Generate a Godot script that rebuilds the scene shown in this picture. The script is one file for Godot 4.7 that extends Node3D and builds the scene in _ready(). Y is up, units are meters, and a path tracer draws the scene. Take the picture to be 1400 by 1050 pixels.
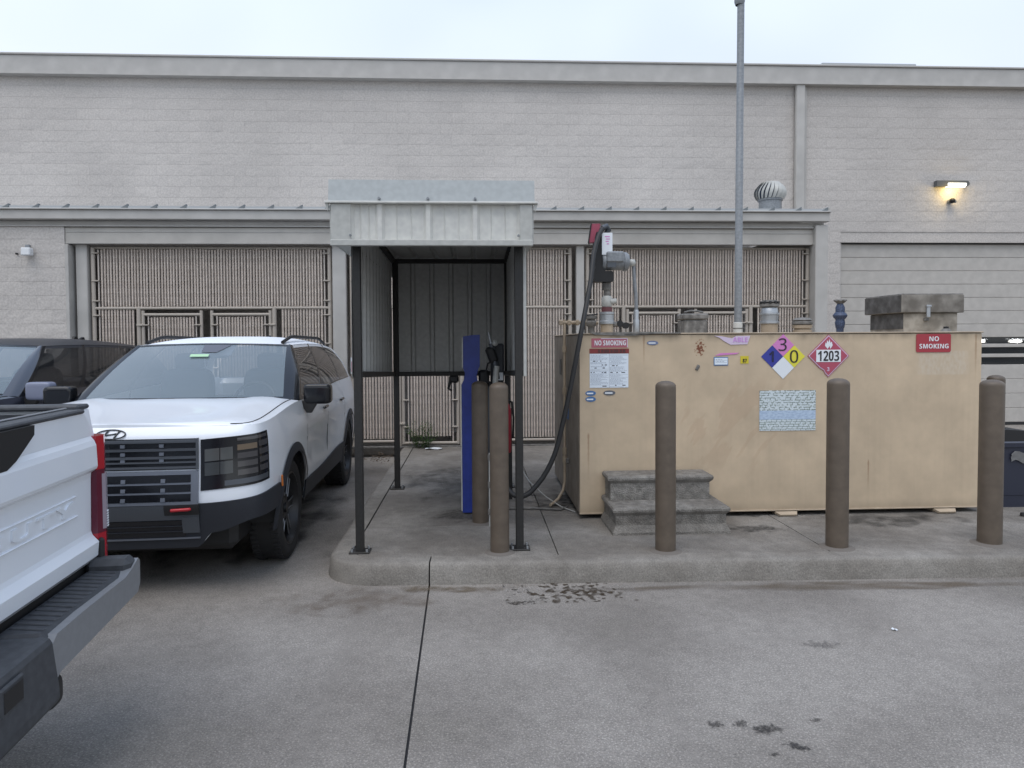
extends Node3D
# ---------------------------------------------------------------- mesh builder
class MB:
	var v := PackedVector3Array()
	var n := PackedVector3Array()
	var uv := PackedVector2Array()
	var ix := PackedInt32Array()
	func vert(p: Vector3, nn: Vector3, t: Vector2 = Vector2.ZERO) -> int:
		v.append(p); n.append(nn); uv.append(t)
		return v.size() - 1
	func idx(a: int, b: int, c: int) -> void:   # a, b, c counter-clockwise seen from outside
		ix.append(a); ix.append(c); ix.append(b)
	func tri(a: Vector3, b: Vector3, c: Vector3) -> void:
		var nn := (b - a).cross(c - a)
		if nn.length_squared() < 1e-16:
			return
		nn = nn.normalized()
		idx(vert(a, nn), vert(b, nn), vert(c, nn))
	func quad(a: Vector3, b: Vector3, c: Vector3, d: Vector3, u0 := Vector2(0, 1), u1 := Vector2(1, 0)) -> void:   # a is lower left, then counter-clockwise
		var nn := (c - a).cross(d - b).normalized()
		var i := vert(a, nn, u0)
		vert(b, nn, Vector2(u1.x, u0.y)); vert(c, nn, u1); vert(d, nn, Vector2(u0.x, u1.y))
		idx(i, i + 1, i + 2); idx(i, i + 2, i + 3)
	func out_poly(pts: Array, mid: Vector3, t: Transform3D, size: Vector3) -> void:
		var nn: Vector3 = (pts[1] - pts[0]).cross(pts[2] - pts[0])
		if nn.length_squared() < 1e-18:
			return
		nn = nn.normalized()
		var flip := nn.dot(pts[0] - mid) < 0.0
		if flip:
			nn = -nn
		var f := n.size()
		for p: Vector3 in pts:
			var q := Vector3(p.x / size.x, p.y / size.y, p.z / size.z)
			var a := nn.abs()
			var t2 := Vector2(q.x, -q.y) if a.z >= a.x and a.z >= a.y else (Vector2(q.z, -q.y) if a.x >= a.y else Vector2(q.x, q.z))
			vert(t * p, (t.basis * nn).normalized(), t2 + Vector2(0.5, 0.5))
		for k in range(1, pts.size() - 1):
			if flip:
				idx(f, f + k + 1, f + k)
			else:
				idx(f, f + k, f + k + 1)
	func box(c: Vector3, s: Vector3, bev := 0.0, basis := Basis.IDENTITY) -> MB:
		var t := Transform3D(basis, c)
		var h := s * 0.5
		var b := minf(bev, minf(h.x, minf(h.y, h.z)) * 0.95)
		for ax in 3:
			for sg in [-1.0, 1.0]:
				var pts := []
				for q in [[-1, -1], [1, -1], [1, 1], [-1, 1]]:
					var p := Vector3.ZERO
					p[ax] = sg * h[ax]
					p[(ax + 1) % 3] = q[0] * (h[(ax + 1) % 3] - b)
					p[(ax + 2) % 3] = q[1] * (h[(ax + 2) % 3] - b)
					pts.append(p)
				out_poly(pts, Vector3.ZERO, t, s)
		if b > 0.0:
			for ax in 3:
				var i := (ax + 1) % 3
				var j := (ax + 2) % 3
				for si in [-1.0, 1.0]:
					for sj in [-1.0, 1.0]:
						var pts := []
						for q in [[-1, 0], [1, 0], [1, 1], [-1, 1]]:
							var p := Vector3.ZERO
							p[ax] = q[0] * (h[ax] - b)
							p[i] = si * (h[i] if q[1] == 0 else h[i] - b)
							p[j] = sj * (h[j] - b if q[1] == 0 else h[j])
							pts.append(p)
						out_poly(pts, Vector3.ZERO, t, s)
			for sx in [-1.0, 1.0]:
				for sy in [-1.0, 1.0]:
					for sz in [-1.0, 1.0]:
						out_poly([Vector3(sx * h.x, sy * (h.y - b), sz * (h.z - b)), Vector3(sx * (h.x - b), sy * h.y, sz * (h.z - b)), Vector3(sx * (h.x - b), sy * (h.y - b), sz * h.z)], Vector3.ZERO, t, s)
		return self
	func lathe(prof: Array, seg := 24, t := Transform3D.IDENTITY, smooth_deg := 40.0) -> MB:   # prof: Vector2(radius, height), listed bottom to top along the outside
		var m := prof.size()
		var sn := []
		for k in m - 1:
			var d: Vector2 = prof[k + 1] - prof[k]
			sn.append(Vector2(d.y, -d.x).normalized())
		for k in m - 1:
			var na: Vector2 = sn[k]
			var nb: Vector2 = sn[k]
			if k > 0 and absf(rad_to_deg(sn[k].angle_to(sn[k - 1]))) < smooth_deg:
				na = (sn[k] + sn[k - 1]).normalized()
			if k < m - 2 and absf(rad_to_deg(sn[k].angle_to(sn[k + 1]))) < smooth_deg:
				nb = (sn[k] + sn[k + 1]).normalized()
			var f := v.size()
			for i in seg + 1:
				var a := TAU * i / seg
				var ca := cos(a)
				var sa := sin(a)
				for e in 2:
					var pr: Vector2 = prof[k + e]
					var q := na if e == 0 else nb
					vert(t * Vector3(pr.x * ca, pr.y, -pr.x * sa), (t.basis * Vector3(q.x * ca, q.y, -q.x * sa)).normalized(), Vector2(float(i) / seg, pr.y))
			for i in seg:
				var j := f + i * 2
				idx(j, j + 2, j + 3); idx(j, j + 3, j + 1)
		return self
	func cyl(a: Vector3, b: Vector3, ra: float, rb := -1.0, seg := 16) -> MB:
		var r2 := ra if rb < 0.0 else rb
		var l := a.distance_to(b)
		return lathe([Vector2(0, 0), Vector2(ra, 0), Vector2(r2, l), Vector2(0, l)], seg, along(a, b))
	static func along(a: Vector3, b: Vector3) -> Transform3D:
		var y := (b - a).normalized()
		var x := y.cross(Vector3(0, 0, 1) if absf(y.z) < 0.9 else Vector3(1, 0, 0)).normalized()
		return Transform3D(Basis(x, y, x.cross(y)), a)
	func tube(path: Array, r: float, seg := 10, caps := true) -> MB:
		var m := path.size()
		var side := Vector3.ZERO
		var f := v.size()
		for k in m:
			var d: Vector3 = (path[mini(k + 1, m - 1)] - path[maxi(k - 1, 0)]).normalized()
			if k == 0:
				side = d.cross(Vector3(0, 0, 1) if absf(d.z) < 0.9 else Vector3(1, 0, 0)).normalized()
			side = (side - d * side.dot(d)).normalized()
			var up := d.cross(side)
			for i in seg + 1:
				var a := TAU * i / seg
				var q := side * cos(a) + up * sin(a)
				vert(path[k] + q * r, q, Vector2(float(i) / seg, k))
		for k in m - 1:
			for i in seg:
				var j := f + k * (seg + 1) + i
				idx(j, j + 1, j + seg + 2); idx(j, j + seg + 2, j + seg + 1)
		if caps:
			for e in [0, m - 1]:
				var d: Vector3 = (path[1] - path[0] if e == 0 else path[m - 1] - path[m - 2]).normalized() * (-1.0 if e == 0 else 1.0)
				var c := vert(path[e], d)
				var g := v.size()
				for i in seg + 1:
					vert(v[f + e * (seg + 1) + i], d)
				for i in seg:
					if e == 0:
						idx(c, g + i + 1, g + i)
					else:
						idx(c, g + i, g + i + 1)
		return self
	func grid(nu: int, nv: int, fn: Callable, flip := false) -> MB:   # fn(u, v) -> Vector3; u right, v up seen from outside
		var f := v.size()
		var w := nu + 1
		for j in nv + 1:
			for i in w:
				vert(fn.call(float(i) / nu, float(j) / nv), Vector3.ZERO, Vector2(float(i) / nu, 1.0 - float(j) / nv))
		for j in nv:
			for i in nu:
				var a := f + j * w + i
				var b := a + 1
				var c := b + w
				var d := a + w
				var nn := (v[c] - v[a]).cross(v[d] - v[b])
				if flip:
					nn = -nn
					idx(a, c, b); idx(a, d, c)
				else:
					idx(a, b, c); idx(a, c, d)
				for q in [a, b, c, d]:
					n[q] += nn
		for q in range(f, v.size()):
			n[q] = n[q].normalized() if n[q].length_squared() > 1e-20 else Vector3.UP
		return self
	func prism(poly: Array, depth: float, t := Transform3D.IDENTITY) -> MB:   # polygon in xy, from z = 0 to z = depth
		var pp := PackedVector2Array(poly)
		if Geometry2D.is_polygon_clockwise(pp):
			pp.reverse()
		var tr := Geometry2D.triangulate_polygon(pp)
		var z := t.basis.z.normalized()
		for e in 2:
			var f := v.size()
			for p in pp:
				vert(t * Vector3(p.x, p.y, depth * e), z if e == 1 else -z, Vector2(p.x, -p.y))
			for k in range(0, tr.size(), 3):
				var a := tr[k]
				var b := tr[k + 1]
				var c := tr[k + 2]
				if (pp[b] - pp[a]).cross(pp[c] - pp[a]) < 0.0:
					var h := b
					b = c
					c = h
				if e == 1:
					idx(f + a, f + b, f + c)
				else:
					idx(f + a, f + c, f + b)
		for k in pp.size():
			var a := pp[k]
			var b := pp[(k + 1) % pp.size()]
			quad(t * Vector3(a.x, a.y, 0), t * Vector3(b.x, b.y, 0), t * Vector3(b.x, b.y, depth), t * Vector3(a.x, a.y, depth))
		return self
	func mesh() -> ArrayMesh:
		var arr := []
		arr.resize(Mesh.ARRAY_MAX)
		arr[Mesh.ARRAY_VERTEX] = v
		arr[Mesh.ARRAY_NORMAL] = n
		arr[Mesh.ARRAY_TEX_UV] = uv
		arr[Mesh.ARRAY_INDEX] = ix
		var m := ArrayMesh.new()
		m.add_surface_from_arrays(Mesh.PRIMITIVE_TRIANGLES, arr)
		return m

# ---------------------------------------------------------------- scene helpers
var M := {}
var rng := RandomNumberGenerator.new()

func numbered(called: String, parent: Node) -> String:
	if not parent.has_node(called):
		return called
	var k := 1
	while parent.has_node("%s_%03d" % [called, k]):
		k += 1
	return "%s_%03d" % [called, k]

func tag(o: Node, label: String, category: String, group := "") -> Node:
	o.set_meta("label", label)
	o.set_meta("category", category)
	if group:
		o.set_meta("group", group)
	return o

func thing(called: String, label: String, category: String, at := Vector3.ZERO, turn := 0.0, group := "") -> Node3D:
	var o := Node3D.new()
	o.name = numbered(called, self)
	add_child(o)
	o.position = at
	o.rotation.y = turn
	tag(o, label, category, group)
	return o

func part(called: String, m, material: Material, parent: Node, at := Vector3.ZERO) -> MeshInstance3D:
	var o := MeshInstance3D.new()
	o.name = called
	o.mesh = m.mesh() if m is MB else m
	o.material_override = material
	parent.add_child(o, true)
	o.position = at
	return o

func node(called: String, parent: Node, at := Vector3.ZERO) -> Node3D:
	var o := Node3D.new()
	o.name = called
	parent.add_child(o, true)
	o.position = at
	return o

func struct(called: String, m, material: Material, parent: Node = self) -> MeshInstance3D:
	var o := part(called, m, material, parent)
	if parent == self:
		o.set_meta("kind", "structure")
	return o

func stuff(o: Node) -> Node:
	o.set_meta("kind", "stuff")
	return o

func dup(o: Node3D, at: Vector3, label: String, turn := 0.0) -> Node3D:
	var c: Node3D = o.duplicate()
	var stem := String(o.name)
	if stem.right(3).is_valid_int():
		stem = stem.left(-4)
	c.name = numbered(stem, self)
	add_child(c)
	c.position = at
	c.rotation.y = turn
	c.set_meta("label", label)
	return c

func lin(r: float, g: float, b: float, a := 1.0) -> Color:
	var c := Color(r, g, b).linear_to_srgb()
	c.a = a
	return c

func mat(c: Color, rough := 0.7, metal := 0.0) -> StandardMaterial3D:
	var m := StandardMaterial3D.new()
	m.albedo_color = c
	m.roughness = rough
	m.metallic = metal
	return m

func glass(c: Color, alpha: float, spec := 0.5) -> StandardMaterial3D:
	var m := mat(Color(c.r, c.g, c.b, alpha), 0.03)
	m.transparency = BaseMaterial3D.TRANSPARENCY_ALPHA
	m.metallic_specular = spec
	return m

func noise(freq: float, oct := 4, type := FastNoiseLite.TYPE_SIMPLEX_SMOOTH, sd := 1) -> FastNoiseLite:
	var f := FastNoiseLite.new()
	f.noise_type = type
	f.frequency = freq
	f.fractal_octaves = oct
	f.seed = sd
	return f

func ntex(f: FastNoiseLite, lo: Color, hi: Color, size := 512, contrast_at := 0.0) -> NoiseTexture2D:
	var t := NoiseTexture2D.new()
	t.width = size
	t.height = size
	t.seamless = true
	t.noise = f
	var g := Gradient.new()
	g.offsets = PackedFloat32Array([contrast_at, 1.0 - contrast_at])
	g.colors = PackedColorArray([lo, hi])
	t.color_ramp = g
	return t

func bump(f: FastNoiseLite, strength: float, size := 512) -> NoiseTexture2D:
	var t := NoiseTexture2D.new()
	t.width = size
	t.height = size
	t.seamless = true
	t.as_normal_map = true
	t.bump_strength = strength
	t.noise = f
	return t

func tri(m: StandardMaterial3D, scale: float, world := true) -> StandardMaterial3D:
	m.uv1_triplanar = true
	m.uv1_world_triplanar = world
	m.uv1_scale = Vector3.ONE * scale
	return m

func detail(m: StandardMaterial3D, t: Texture2D, scale: float, world := true) -> void:
	m.detail_enabled = true
	m.detail_blend_mode = BaseMaterial3D.BLEND_MODE_MUL
	m.detail_albedo = t
	m.detail_uv_layer = BaseMaterial3D.DETAIL_UV_2
	m.uv2_triplanar = true
	m.uv2_world_triplanar = world
	m.uv2_scale = Vector3.ONE * scale

func img(w: int, h: int, fn: Callable, alpha := false) -> ImageTexture:   # fn(x, y) -> Color
	var im := Image.create(w, h, false, Image.FORMAT_RGBA8 if alpha else Image.FORMAT_RGB8)
	for y in h:
		for x in w:
			im.set_pixel(x, y, fn.call(x, y))
	return ImageTexture.create_from_image(im)

func text(called: String, s: String, height: float, width: float, m: Material, parent: Node, at: Vector3, depth := 0.002, font := "Droid Sans", weight := 700) -> MeshInstance3D:
	var f := SystemFont.new()
	f.font_names = PackedStringArray([font])
	f.font_weight = weight
	var t := TextMesh.new()
	t.text = s
	t.font = f
	t.font_size = 64
	t.pixel_size = 0.01
	t.depth = 0.05
	t.curve_step = 1.0
	var b := t.get_aabb()
	var o := MeshInstance3D.new()
	o.name = called
	o.mesh = t
	o.material_override = m
	parent.add_child(o, true)
	var sc := Vector3(width / maxf(b.size.x, 0.001), height / maxf(b.size.y, 0.001), depth / 0.05)
	o.scale = sc
	o.position = at - (b.position + b.size * 0.5) * sc
	return o

func gauss(x: float) -> float:
	return exp(-x * x)

func _ready() -> void:
	rng.seed = 7
	# camera
	var cam := Camera3D.new()
	cam.name = "camera"
	add_child(cam)
	var psi := deg_to_rad(3.0)
	var pit := atan(33.0 / 980.0)
	var roll := 0.0055
	var fw := Vector3(sin(psi) * cos(pit), -sin(pit), -cos(psi) * cos(pit))
	var r0 := Vector3(cos(psi), 0, sin(psi))
	var u0 := r0.cross(fw)
	var rt := r0 * cos(roll) - u0 * sin(roll)
	var up := u0 * cos(roll) + r0 * sin(roll)
	cam.transform = Transform3D(Basis(rt, up, -fw), Vector3(0, 1.70, 0))
	cam.projection = Camera3D.PROJECTION_FRUSTUM
	cam.near = 0.05
	cam.far = 900.0
	cam.size = 1050.0 / 980.0 * 0.05
	cam.frustum_offset = Vector2(0, -24.0 / 980.0 * 0.05)
	cam.current = true
	# sky, light, exposure
	var sky_m := ProceduralSkyMaterial.new()
	sky_m.sky_horizon_color = lin(0.695, 0.73, 0.745)
	sky_m.sky_top_color = lin(0.44, 0.575, 0.83)
	sky_m.sky_curve = 0.45
	sky_m.ground_horizon_color = lin(0.35, 0.35, 0.36)
	sky_m.ground_bottom_color = lin(0.2, 0.2, 0.2)
	var cl := noise(0.011, 4, FastNoiseLite.TYPE_SIMPLEX_SMOOTH, 77)
	sky_m.sky_cover = img(512, 256, func(x, y):
		var th: float = TAU * x / 512.0
		var q := smoothstep(-0.25, 0.5, cl.get_noise_3d(90.0 * cos(th), 90.0 * sin(th), y * 1.6))
		return Color(1.0, 0.99, 0.97, 0.10 * q), true)
	var sky := Sky.new()
	sky.sky_material = sky_m
	var env := Environment.new()
	env.background_mode = Environment.BG_SKY
	env.sky = sky
	env.tonemap_mode = Environment.TONE_MAPPER_LINEAR
	env.tonemap_exposure = 1.34
	env.sdfgi_enabled = true
	env.ssao_enabled = true
	env.ssil_enabled = true
	var we := WorldEnvironment.new()
	we.name = "world_environment"
	we.environment = env
	add_child(we)
	var sun_fill := DirectionalLight3D.new()
	sun_fill.name = "sun_fill"
	sun_fill.light_energy = 0.42  # soft fill from the front, added to brighten the walls
	sun_fill.light_angular_distance = 50.0
	sun_fill.light_color = Color(1.0, 0.96, 0.91)
	sun_fill.shadow_enabled = true
	sun_fill.sky_mode = DirectionalLight3D.SKY_MODE_LIGHT_ONLY
	add_child(sun_fill)
	sun_fill.look_at_from_position(Vector3(-3, 14, 6), Vector3.ZERO)
	materials()
	ground()
	main_building()
	lean_to()
	fences()
	shelter()
	tank()
	tank_top()
	bollards()
	dispenser()
	small_things()
	suv(Vector3(-2.40, 0, -4.80), 0.026, true)
	suv(Vector3(-5.22, 0, -5.55), -0.02, false)
	truck()

# ---------------------------------------------------------------- materials
func concrete_image(sd: int, dark: float, speck: float) -> ImageTexture:
	var s := 768
	var a := noise(0.02, 4, FastNoiseLite.TYPE_SIMPLEX_SMOOTH, sd).get_seamless_image(s, s)
	var b := noise(0.16, 3, FastNoiseLite.TYPE_SIMPLEX, sd + 1).get_seamless_image(s, s)
	var c := noise(0.11, 1, FastNoiseLite.TYPE_CELLULAR, sd + 2).get_seamless_image(s, s)
	var g := RandomNumberGenerator.new()
	g.seed = sd
	return img(s, s, func(x, y):
		var q: float = 0.80 + (a.get_pixel(x, y).r - 0.5) * dark + (b.get_pixel(x, y).r - 0.5) * 0.16 + (g.randf() - 0.5) * 0.20
		if c.get_pixel(x, y).r < 0.16:
			q += speck
		elif g.randf() < 0.012:
			q -= 0.22
		return Color(q, q * 0.995, q * 0.985))

func materials() -> void:
	var soft := noise(0.006, 4, FastNoiseLite.TYPE_SIMPLEX_SMOOTH, 3)
	var blotch := ntex(soft, Color(0.90, 0.90, 0.905), Color(1, 1, 1), 512, 0.2)
	var blotch_brown := ntex(noise(0.008, 5, FastNoiseLite.TYPE_SIMPLEX_SMOOTH, 9), Color(0.84, 0.83, 0.82), Color(1, 1, 1), 512, 0.2)
	var grain := bump(noise(0.12, 4, FastNoiseLite.TYPE_SIMPLEX, 5), 3.0)
	var lot := tri(mat(lin(0.420, 0.394, 0.366), 0.88), 0.62)
	lot.albedo_texture = concrete_image(11, 0.08, 0.14)
	lot.normal_enabled = true
	lot.normal_texture = grain
	lot.normal_scale = 0.5
	detail(lot, ntex(noise(0.007, 5, FastNoiseLite.TYPE_SIMPLEX_SMOOTH, 8), Color(0.86, 0.855, 0.85), Color(1, 1, 1), 512, 0.2), 0.16)
	M.lot = lot
	var slab := tri(mat(lin(0.375, 0.356, 0.330), 0.85), 0.5)
	slab.albedo_texture = concrete_image(23, 0.12, 0.04)
	slab.normal_enabled = true
	slab.normal_texture = grain
	slab.normal_scale = 0.3
	detail(slab, blotch_brown, 0.30)
	M.slab = slab
	var kerb: StandardMaterial3D = slab.duplicate()
	kerb.albedo_color = lin(0.41, 0.39, 0.36)
	kerb.normal_scale = 0.25
	M.kerb = kerb
	var cast := tri(mat(lin(0.40, 0.385, 0.36), 0.9), 0.8)
	cast.albedo_texture = concrete_image(31, 0.25, 0.08)
	cast.normal_enabled = true
	cast.normal_texture = grain
	detail(cast, blotch_brown, 0.6)
	M.cast = cast
	M.foot_shade = tri(mat(lin(0.15, 0.135, 0.12), 0.9), 3.0)  # dark tone for the contact shadow round the bollard feet
	M.earth = mat(lin(0.06, 0.055, 0.05), 0.95)
	M.sealant = mat(lin(0.025, 0.025, 0.027), 0.6)
	var block := tri(mat(lin(0.60, 0.565, 0.532), 0.72), 0.9)
	block.albedo_texture = ntex(noise(0.05, 4, FastNoiseLite.TYPE_SIMPLEX, 12), Color(0.90, 0.90, 0.90), Color(1, 1, 1), 512, 0.1)
	block.normal_enabled = true
	block.normal_texture = bump(noise(0.014, 4, FastNoiseLite.TYPE_SIMPLEX, 15), 9.0)
	block.normal_scale = 0.26
	detail(block, ntex(soft, Color(0.955, 0.955, 0.955), Color(1, 1, 1), 512, 0.2), 0.11)
	M.block = block
	M.block_pale = block.duplicate()
	M.block_pale.albedo_color = lin(0.610, 0.574, 0.540)
	M.block_dull = block.duplicate()
	M.block_dull.albedo_color = lin(0.585, 0.551, 0.520)
	var trim := tri(mat(lin(0.50, 0.485, 0.46), 0.45), 0.5)
	trim.albedo_texture = ntex(noise(0.02, 3), Color(0.92, 0.92, 0.92), Color(1, 1, 1), 256)
	M.trim = trim
	var dirty_trim: StandardMaterial3D = trim.duplicate()
	dirty_trim.albedo_color = lin(0.52, 0.495, 0.455)
	M.beam = dirty_trim
	var slat := tri(mat(lin(0.83, 0.73, 0.645), 0.6), 2.0)
	slat.albedo_texture = ntex(noise(0.02, 4), Color(0.84, 0.83, 0.82), Color(1, 1, 1), 256)
	M.slat = slat
	M.slat_dull = slat.duplicate()
	M.slat_dull.albedo_color = lin(0.76, 0.665, 0.585)
	M.wire = mat(lin(0.56, 0.50, 0.45), 0.55)
	M.fence_pipe = mat(lin(0.43, 0.385, 0.335), 0.5)
	M.door = tri(mat(lin(0.50, 0.475, 0.44), 0.5), 0.8)
	M.door.albedo_texture = ntex(noise(0.02, 3), Color(0.93, 0.93, 0.93), Color(1, 1, 1), 256)
	M.black = mat(lin(0.012, 0.012, 0.013), 0.6)
	M.rubber = mat(lin(0.018, 0.018, 0.019), 0.55)
	M.bronze = tri(mat(lin(0.022, 0.021, 0.020), 0.5), 3.0)
	M.bronze.albedo_texture = ntex(noise(0.04, 3), Color(0.8, 0.8, 0.8), Color(1, 1, 1), 256)
	var galv := tri(mat(lin(0.67, 0.67, 0.625), 0.5, 0.03), 1.2)
	galv.albedo_texture = ntex(noise(0.05, 2, FastNoiseLite.TYPE_CELLULAR, 4), Color(0.90, 0.90, 0.91), Color(1, 1, 1), 256)
	M.galv = galv
	M.galv_trim = tri(mat(lin(0.48, 0.485, 0.46), 0.5, 0.03), 1.2)
	M.galv_trim.albedo_texture = ntex(noise(0.05, 2), Color(0.92, 0.92, 0.92), Color(1, 1, 1), 256)
	M.galv_in = tri(mat(lin(0.56, 0.565, 0.55), 0.5, 0.1), 1.2)  # darker galv for the inner sheets: shelter shade put into the colour
	M.galv_in.albedo_texture = M.galv_trim.albedo_texture
	M.roof_blue = tri(mat(lin(0.42, 0.45, 0.455), 0.5, 0.05), 1.2)
	M.roof_blue.albedo_texture = M.galv_trim.albedo_texture
	M.rib_shade = mat(lin(0.16, 0.18, 0.19), 0.6)  # dark tone painted for the shade inside the rib ends
	M.steel = mat(lin(0.40, 0.42, 0.44), 0.38, 0.6)
	M.pole = tri(mat(lin(0.30, 0.32, 0.34), 0.5, 0.25), 2.0)
	M.pole.albedo_texture = ntex(noise(0.05, 3), Color(0.8, 0.8, 0.8), Color(1, 1, 1), 256)
	M.weathered = tri(mat(lin(0.24, 0.23, 0.215), 0.75), 1.2)
	M.weathered.albedo_texture = ntex(noise(0.03, 5), Color(0.68, 0.68, 0.68), Color(1, 1, 1), 256, 0.2)
	var boll := tri(mat(lin(0.126, 0.098, 0.073), 0.5), 0.8)
	var bt := ntex(noise(0.02, 4), Color(0.86, 0.86, 0.86), Color(1, 1, 1), 512, 0.1)
	boll.albedo_texture = bt
	M.bollard = boll
	M.white = mat(lin(0.72, 0.74, 0.76), 0.5)
	M.paper = mat(lin(0.74, 0.78, 0.82), 0.6)
	M.red = mat(lin(0.36, 0.035, 0.05), 0.45)
	M.faded_red = mat(lin(0.42, 0.12, 0.16), 0.6)
	M.pink = mat(lin(0.62, 0.22, 0.52), 0.6)
	M.pale_pink = mat(lin(0.62, 0.52, 0.66), 0.6)
	M.blue = mat(lin(0.035, 0.045, 0.30), 0.5)
	M.bright_blue = tri(mat(lin(0.020, 0.045, 0.30), 0.42), 1.5)
	M.bright_blue.albedo_texture = ntex(noise(0.02, 5), Color(0.88, 0.88, 0.88), Color(1, 1, 1), 256, 0.1)
	M.label_blue = mat(lin(0.06, 0.16, 0.36), 0.5)
	M.yellow = mat(lin(0.72, 0.66, 0.06), 0.5)
	M.ink = mat(lin(0.02, 0.02, 0.022), 0.6)
	M.navy_plastic = mat(lin(0.022, 0.026, 0.045), 0.5)
	M.pipe_blue = tri(mat(lin(0.09, 0.13, 0.24), 0.55), 6.0)
	M.pipe_blue.albedo_texture = ntex(noise(0.04, 4), Color(0.5, 0.5, 0.5), Color(1, 1, 1), 256, 0.15)
	M.beige = tri(mat(lin(0.47, 0.385, 0.285), 0.6), 0.7)
	M.beige.albedo_texture = ntex(noise(0.02, 5), Color(0.84, 0.83, 0.82), Color(1, 1, 1), 256, 0.15)
	var smoked := glass(lin(0.015, 0.017, 0.02), 0.72)
	M.side_glass = smoked
	M.ws_glass = glass(lin(0.40, 0.50, 0.56), 0.33, 0.9)  # pale tint carries the sky reflection and haze in the glass colour
	M.window_glass = glass(lin(0.02, 0.025, 0.03), 0.55)
	var pw := mat(lin(0.76, 0.80, 0.855), 0.35)
	pw.clearcoat_enabled = true
	pw.clearcoat = 0.55
	pw.clearcoat_roughness = 0.04
	M.white_paint = pw
	M.white_roof = mat(lin(0.76, 0.80, 0.855), 0.55)
	M.white_roof.metallic_specular = 0.15
	var pd := mat(lin(0.012, 0.014, 0.024), 0.3)
	pd.clearcoat_enabled = true
	pd.clearcoat = 1.0
	pd.clearcoat_roughness = 0.04
	M.dark_paint = pd
	M.roof_dark = mat(lin(0.022, 0.024, 0.030), 0.4)
	M.cladding = tri(mat(lin(0.026, 0.030, 0.040), 0.62), 4.0)
	M.cladding.albedo_texture = ntex(noise(0.1, 3), Color(0.8, 0.8, 0.8), Color(1, 1, 1), 256)
	M.gloss_black = mat(lin(0.010, 0.011, 0.014), 0.12)
	M.satin = mat(lin(0.20, 0.22, 0.26), 0.35, 0.5)
	M.satin_dark = mat(lin(0.09, 0.10, 0.115), 0.4, 0.4)
	M.tow_red = mat(lin(0.42, 0.02, 0.03), 0.35)
	M.amber = mat(lin(0.55, 0.16, 0.03), 0.3)
	M.tail_red = mat(lin(0.36, 0.008, 0.022), 0.12)
	M.tail_dark = mat(lin(0.10, 0.008, 0.025), 0.15)
	M.tail_clear = mat(lin(0.27, 0.23, 0.27), 0.2)
	M.lens = glass(lin(0.05, 0.055, 0.06), 0.25, 0.5)
	M.lamp_a = mat(lin(0.085, 0.09, 0.09), 0.08)
	M.lamp_b = mat(lin(0.05, 0.055, 0.058), 0.08)
	M.lamp_c = mat(lin(0.062, 0.060, 0.062), 0.12)
	M.lamp_d = mat(lin(0.15, 0.115, 0.08), 0.12)
	M.emblem = mat(lin(0.035, 0.038, 0.042), 0.25)
	M.tyre = mat(lin(0.016, 0.016, 0.017), 0.75)
	M.rim = mat(lin(0.02, 0.02, 0.022), 0.35, 0.3)
	M.rim_edge = mat(lin(0.30, 0.31, 0.33), 0.3, 0.7)
	M.leather = mat(lin(0.05, 0.05, 0.055), 0.6)
	M.bumper_grey = tri(mat(lin(0.235, 0.245, 0.26), 0.45, 0.15), 3.0)
	M.bumper_grey.albedo_texture = ntex(noise(0.03, 4), Color(0.94, 0.94, 0.94), Color(1, 1, 1), 256)
	M.step_black = tri(mat(lin(0.055, 0.06, 0.068), 0.6), 2.5)
	M.step_black.albedo_texture = ntex(noise(0.03, 5), Color(0.84, 0.84, 0.85), Color(1, 1, 1), 256, 0.2)
	M.leaf = mat(lin(0.045, 0.085, 0.022), 0.6)
	M.leaf.backlight_enabled = true
	M.leaf.backlight = Color(0.2, 0.3, 0.1)
	M.dead_leaf = mat(lin(0.10, 0.07, 0.045), 0.8)
	M.roof_metal = mat(lin(0.42, 0.44, 0.45), 0.45, 0.2)

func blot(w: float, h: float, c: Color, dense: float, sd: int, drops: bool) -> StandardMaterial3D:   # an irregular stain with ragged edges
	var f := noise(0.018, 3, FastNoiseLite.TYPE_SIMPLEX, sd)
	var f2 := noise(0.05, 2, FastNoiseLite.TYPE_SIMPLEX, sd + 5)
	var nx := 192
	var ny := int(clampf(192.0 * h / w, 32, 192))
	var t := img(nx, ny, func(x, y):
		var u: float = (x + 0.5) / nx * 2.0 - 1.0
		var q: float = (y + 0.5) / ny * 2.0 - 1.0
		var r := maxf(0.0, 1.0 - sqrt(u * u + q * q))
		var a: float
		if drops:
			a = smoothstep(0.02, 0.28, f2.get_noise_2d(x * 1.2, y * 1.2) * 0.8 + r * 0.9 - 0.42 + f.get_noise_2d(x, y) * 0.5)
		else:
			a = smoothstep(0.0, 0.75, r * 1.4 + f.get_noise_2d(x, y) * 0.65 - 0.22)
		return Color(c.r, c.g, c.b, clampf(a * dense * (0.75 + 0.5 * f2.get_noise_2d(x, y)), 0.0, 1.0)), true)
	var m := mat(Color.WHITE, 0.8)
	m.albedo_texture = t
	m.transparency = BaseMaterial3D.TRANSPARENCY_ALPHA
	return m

func stain(at: Vector3, w: float, h: float, c: Color, dense: float, sd: int, turn := 0.0, drops := false) -> void:
	var b := Basis(Vector3.UP, turn)
	var q := MB.new()
	q.quad(at + b * Vector3(-w / 2, 0, h / 2), at + b * Vector3(w / 2, 0, h / 2), at + b * Vector3(w / 2, 0, -h / 2), at + b * Vector3(-w / 2, 0, -h / 2))
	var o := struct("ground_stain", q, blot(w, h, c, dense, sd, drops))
	o.name = numbered("ground_stain", self)

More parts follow.
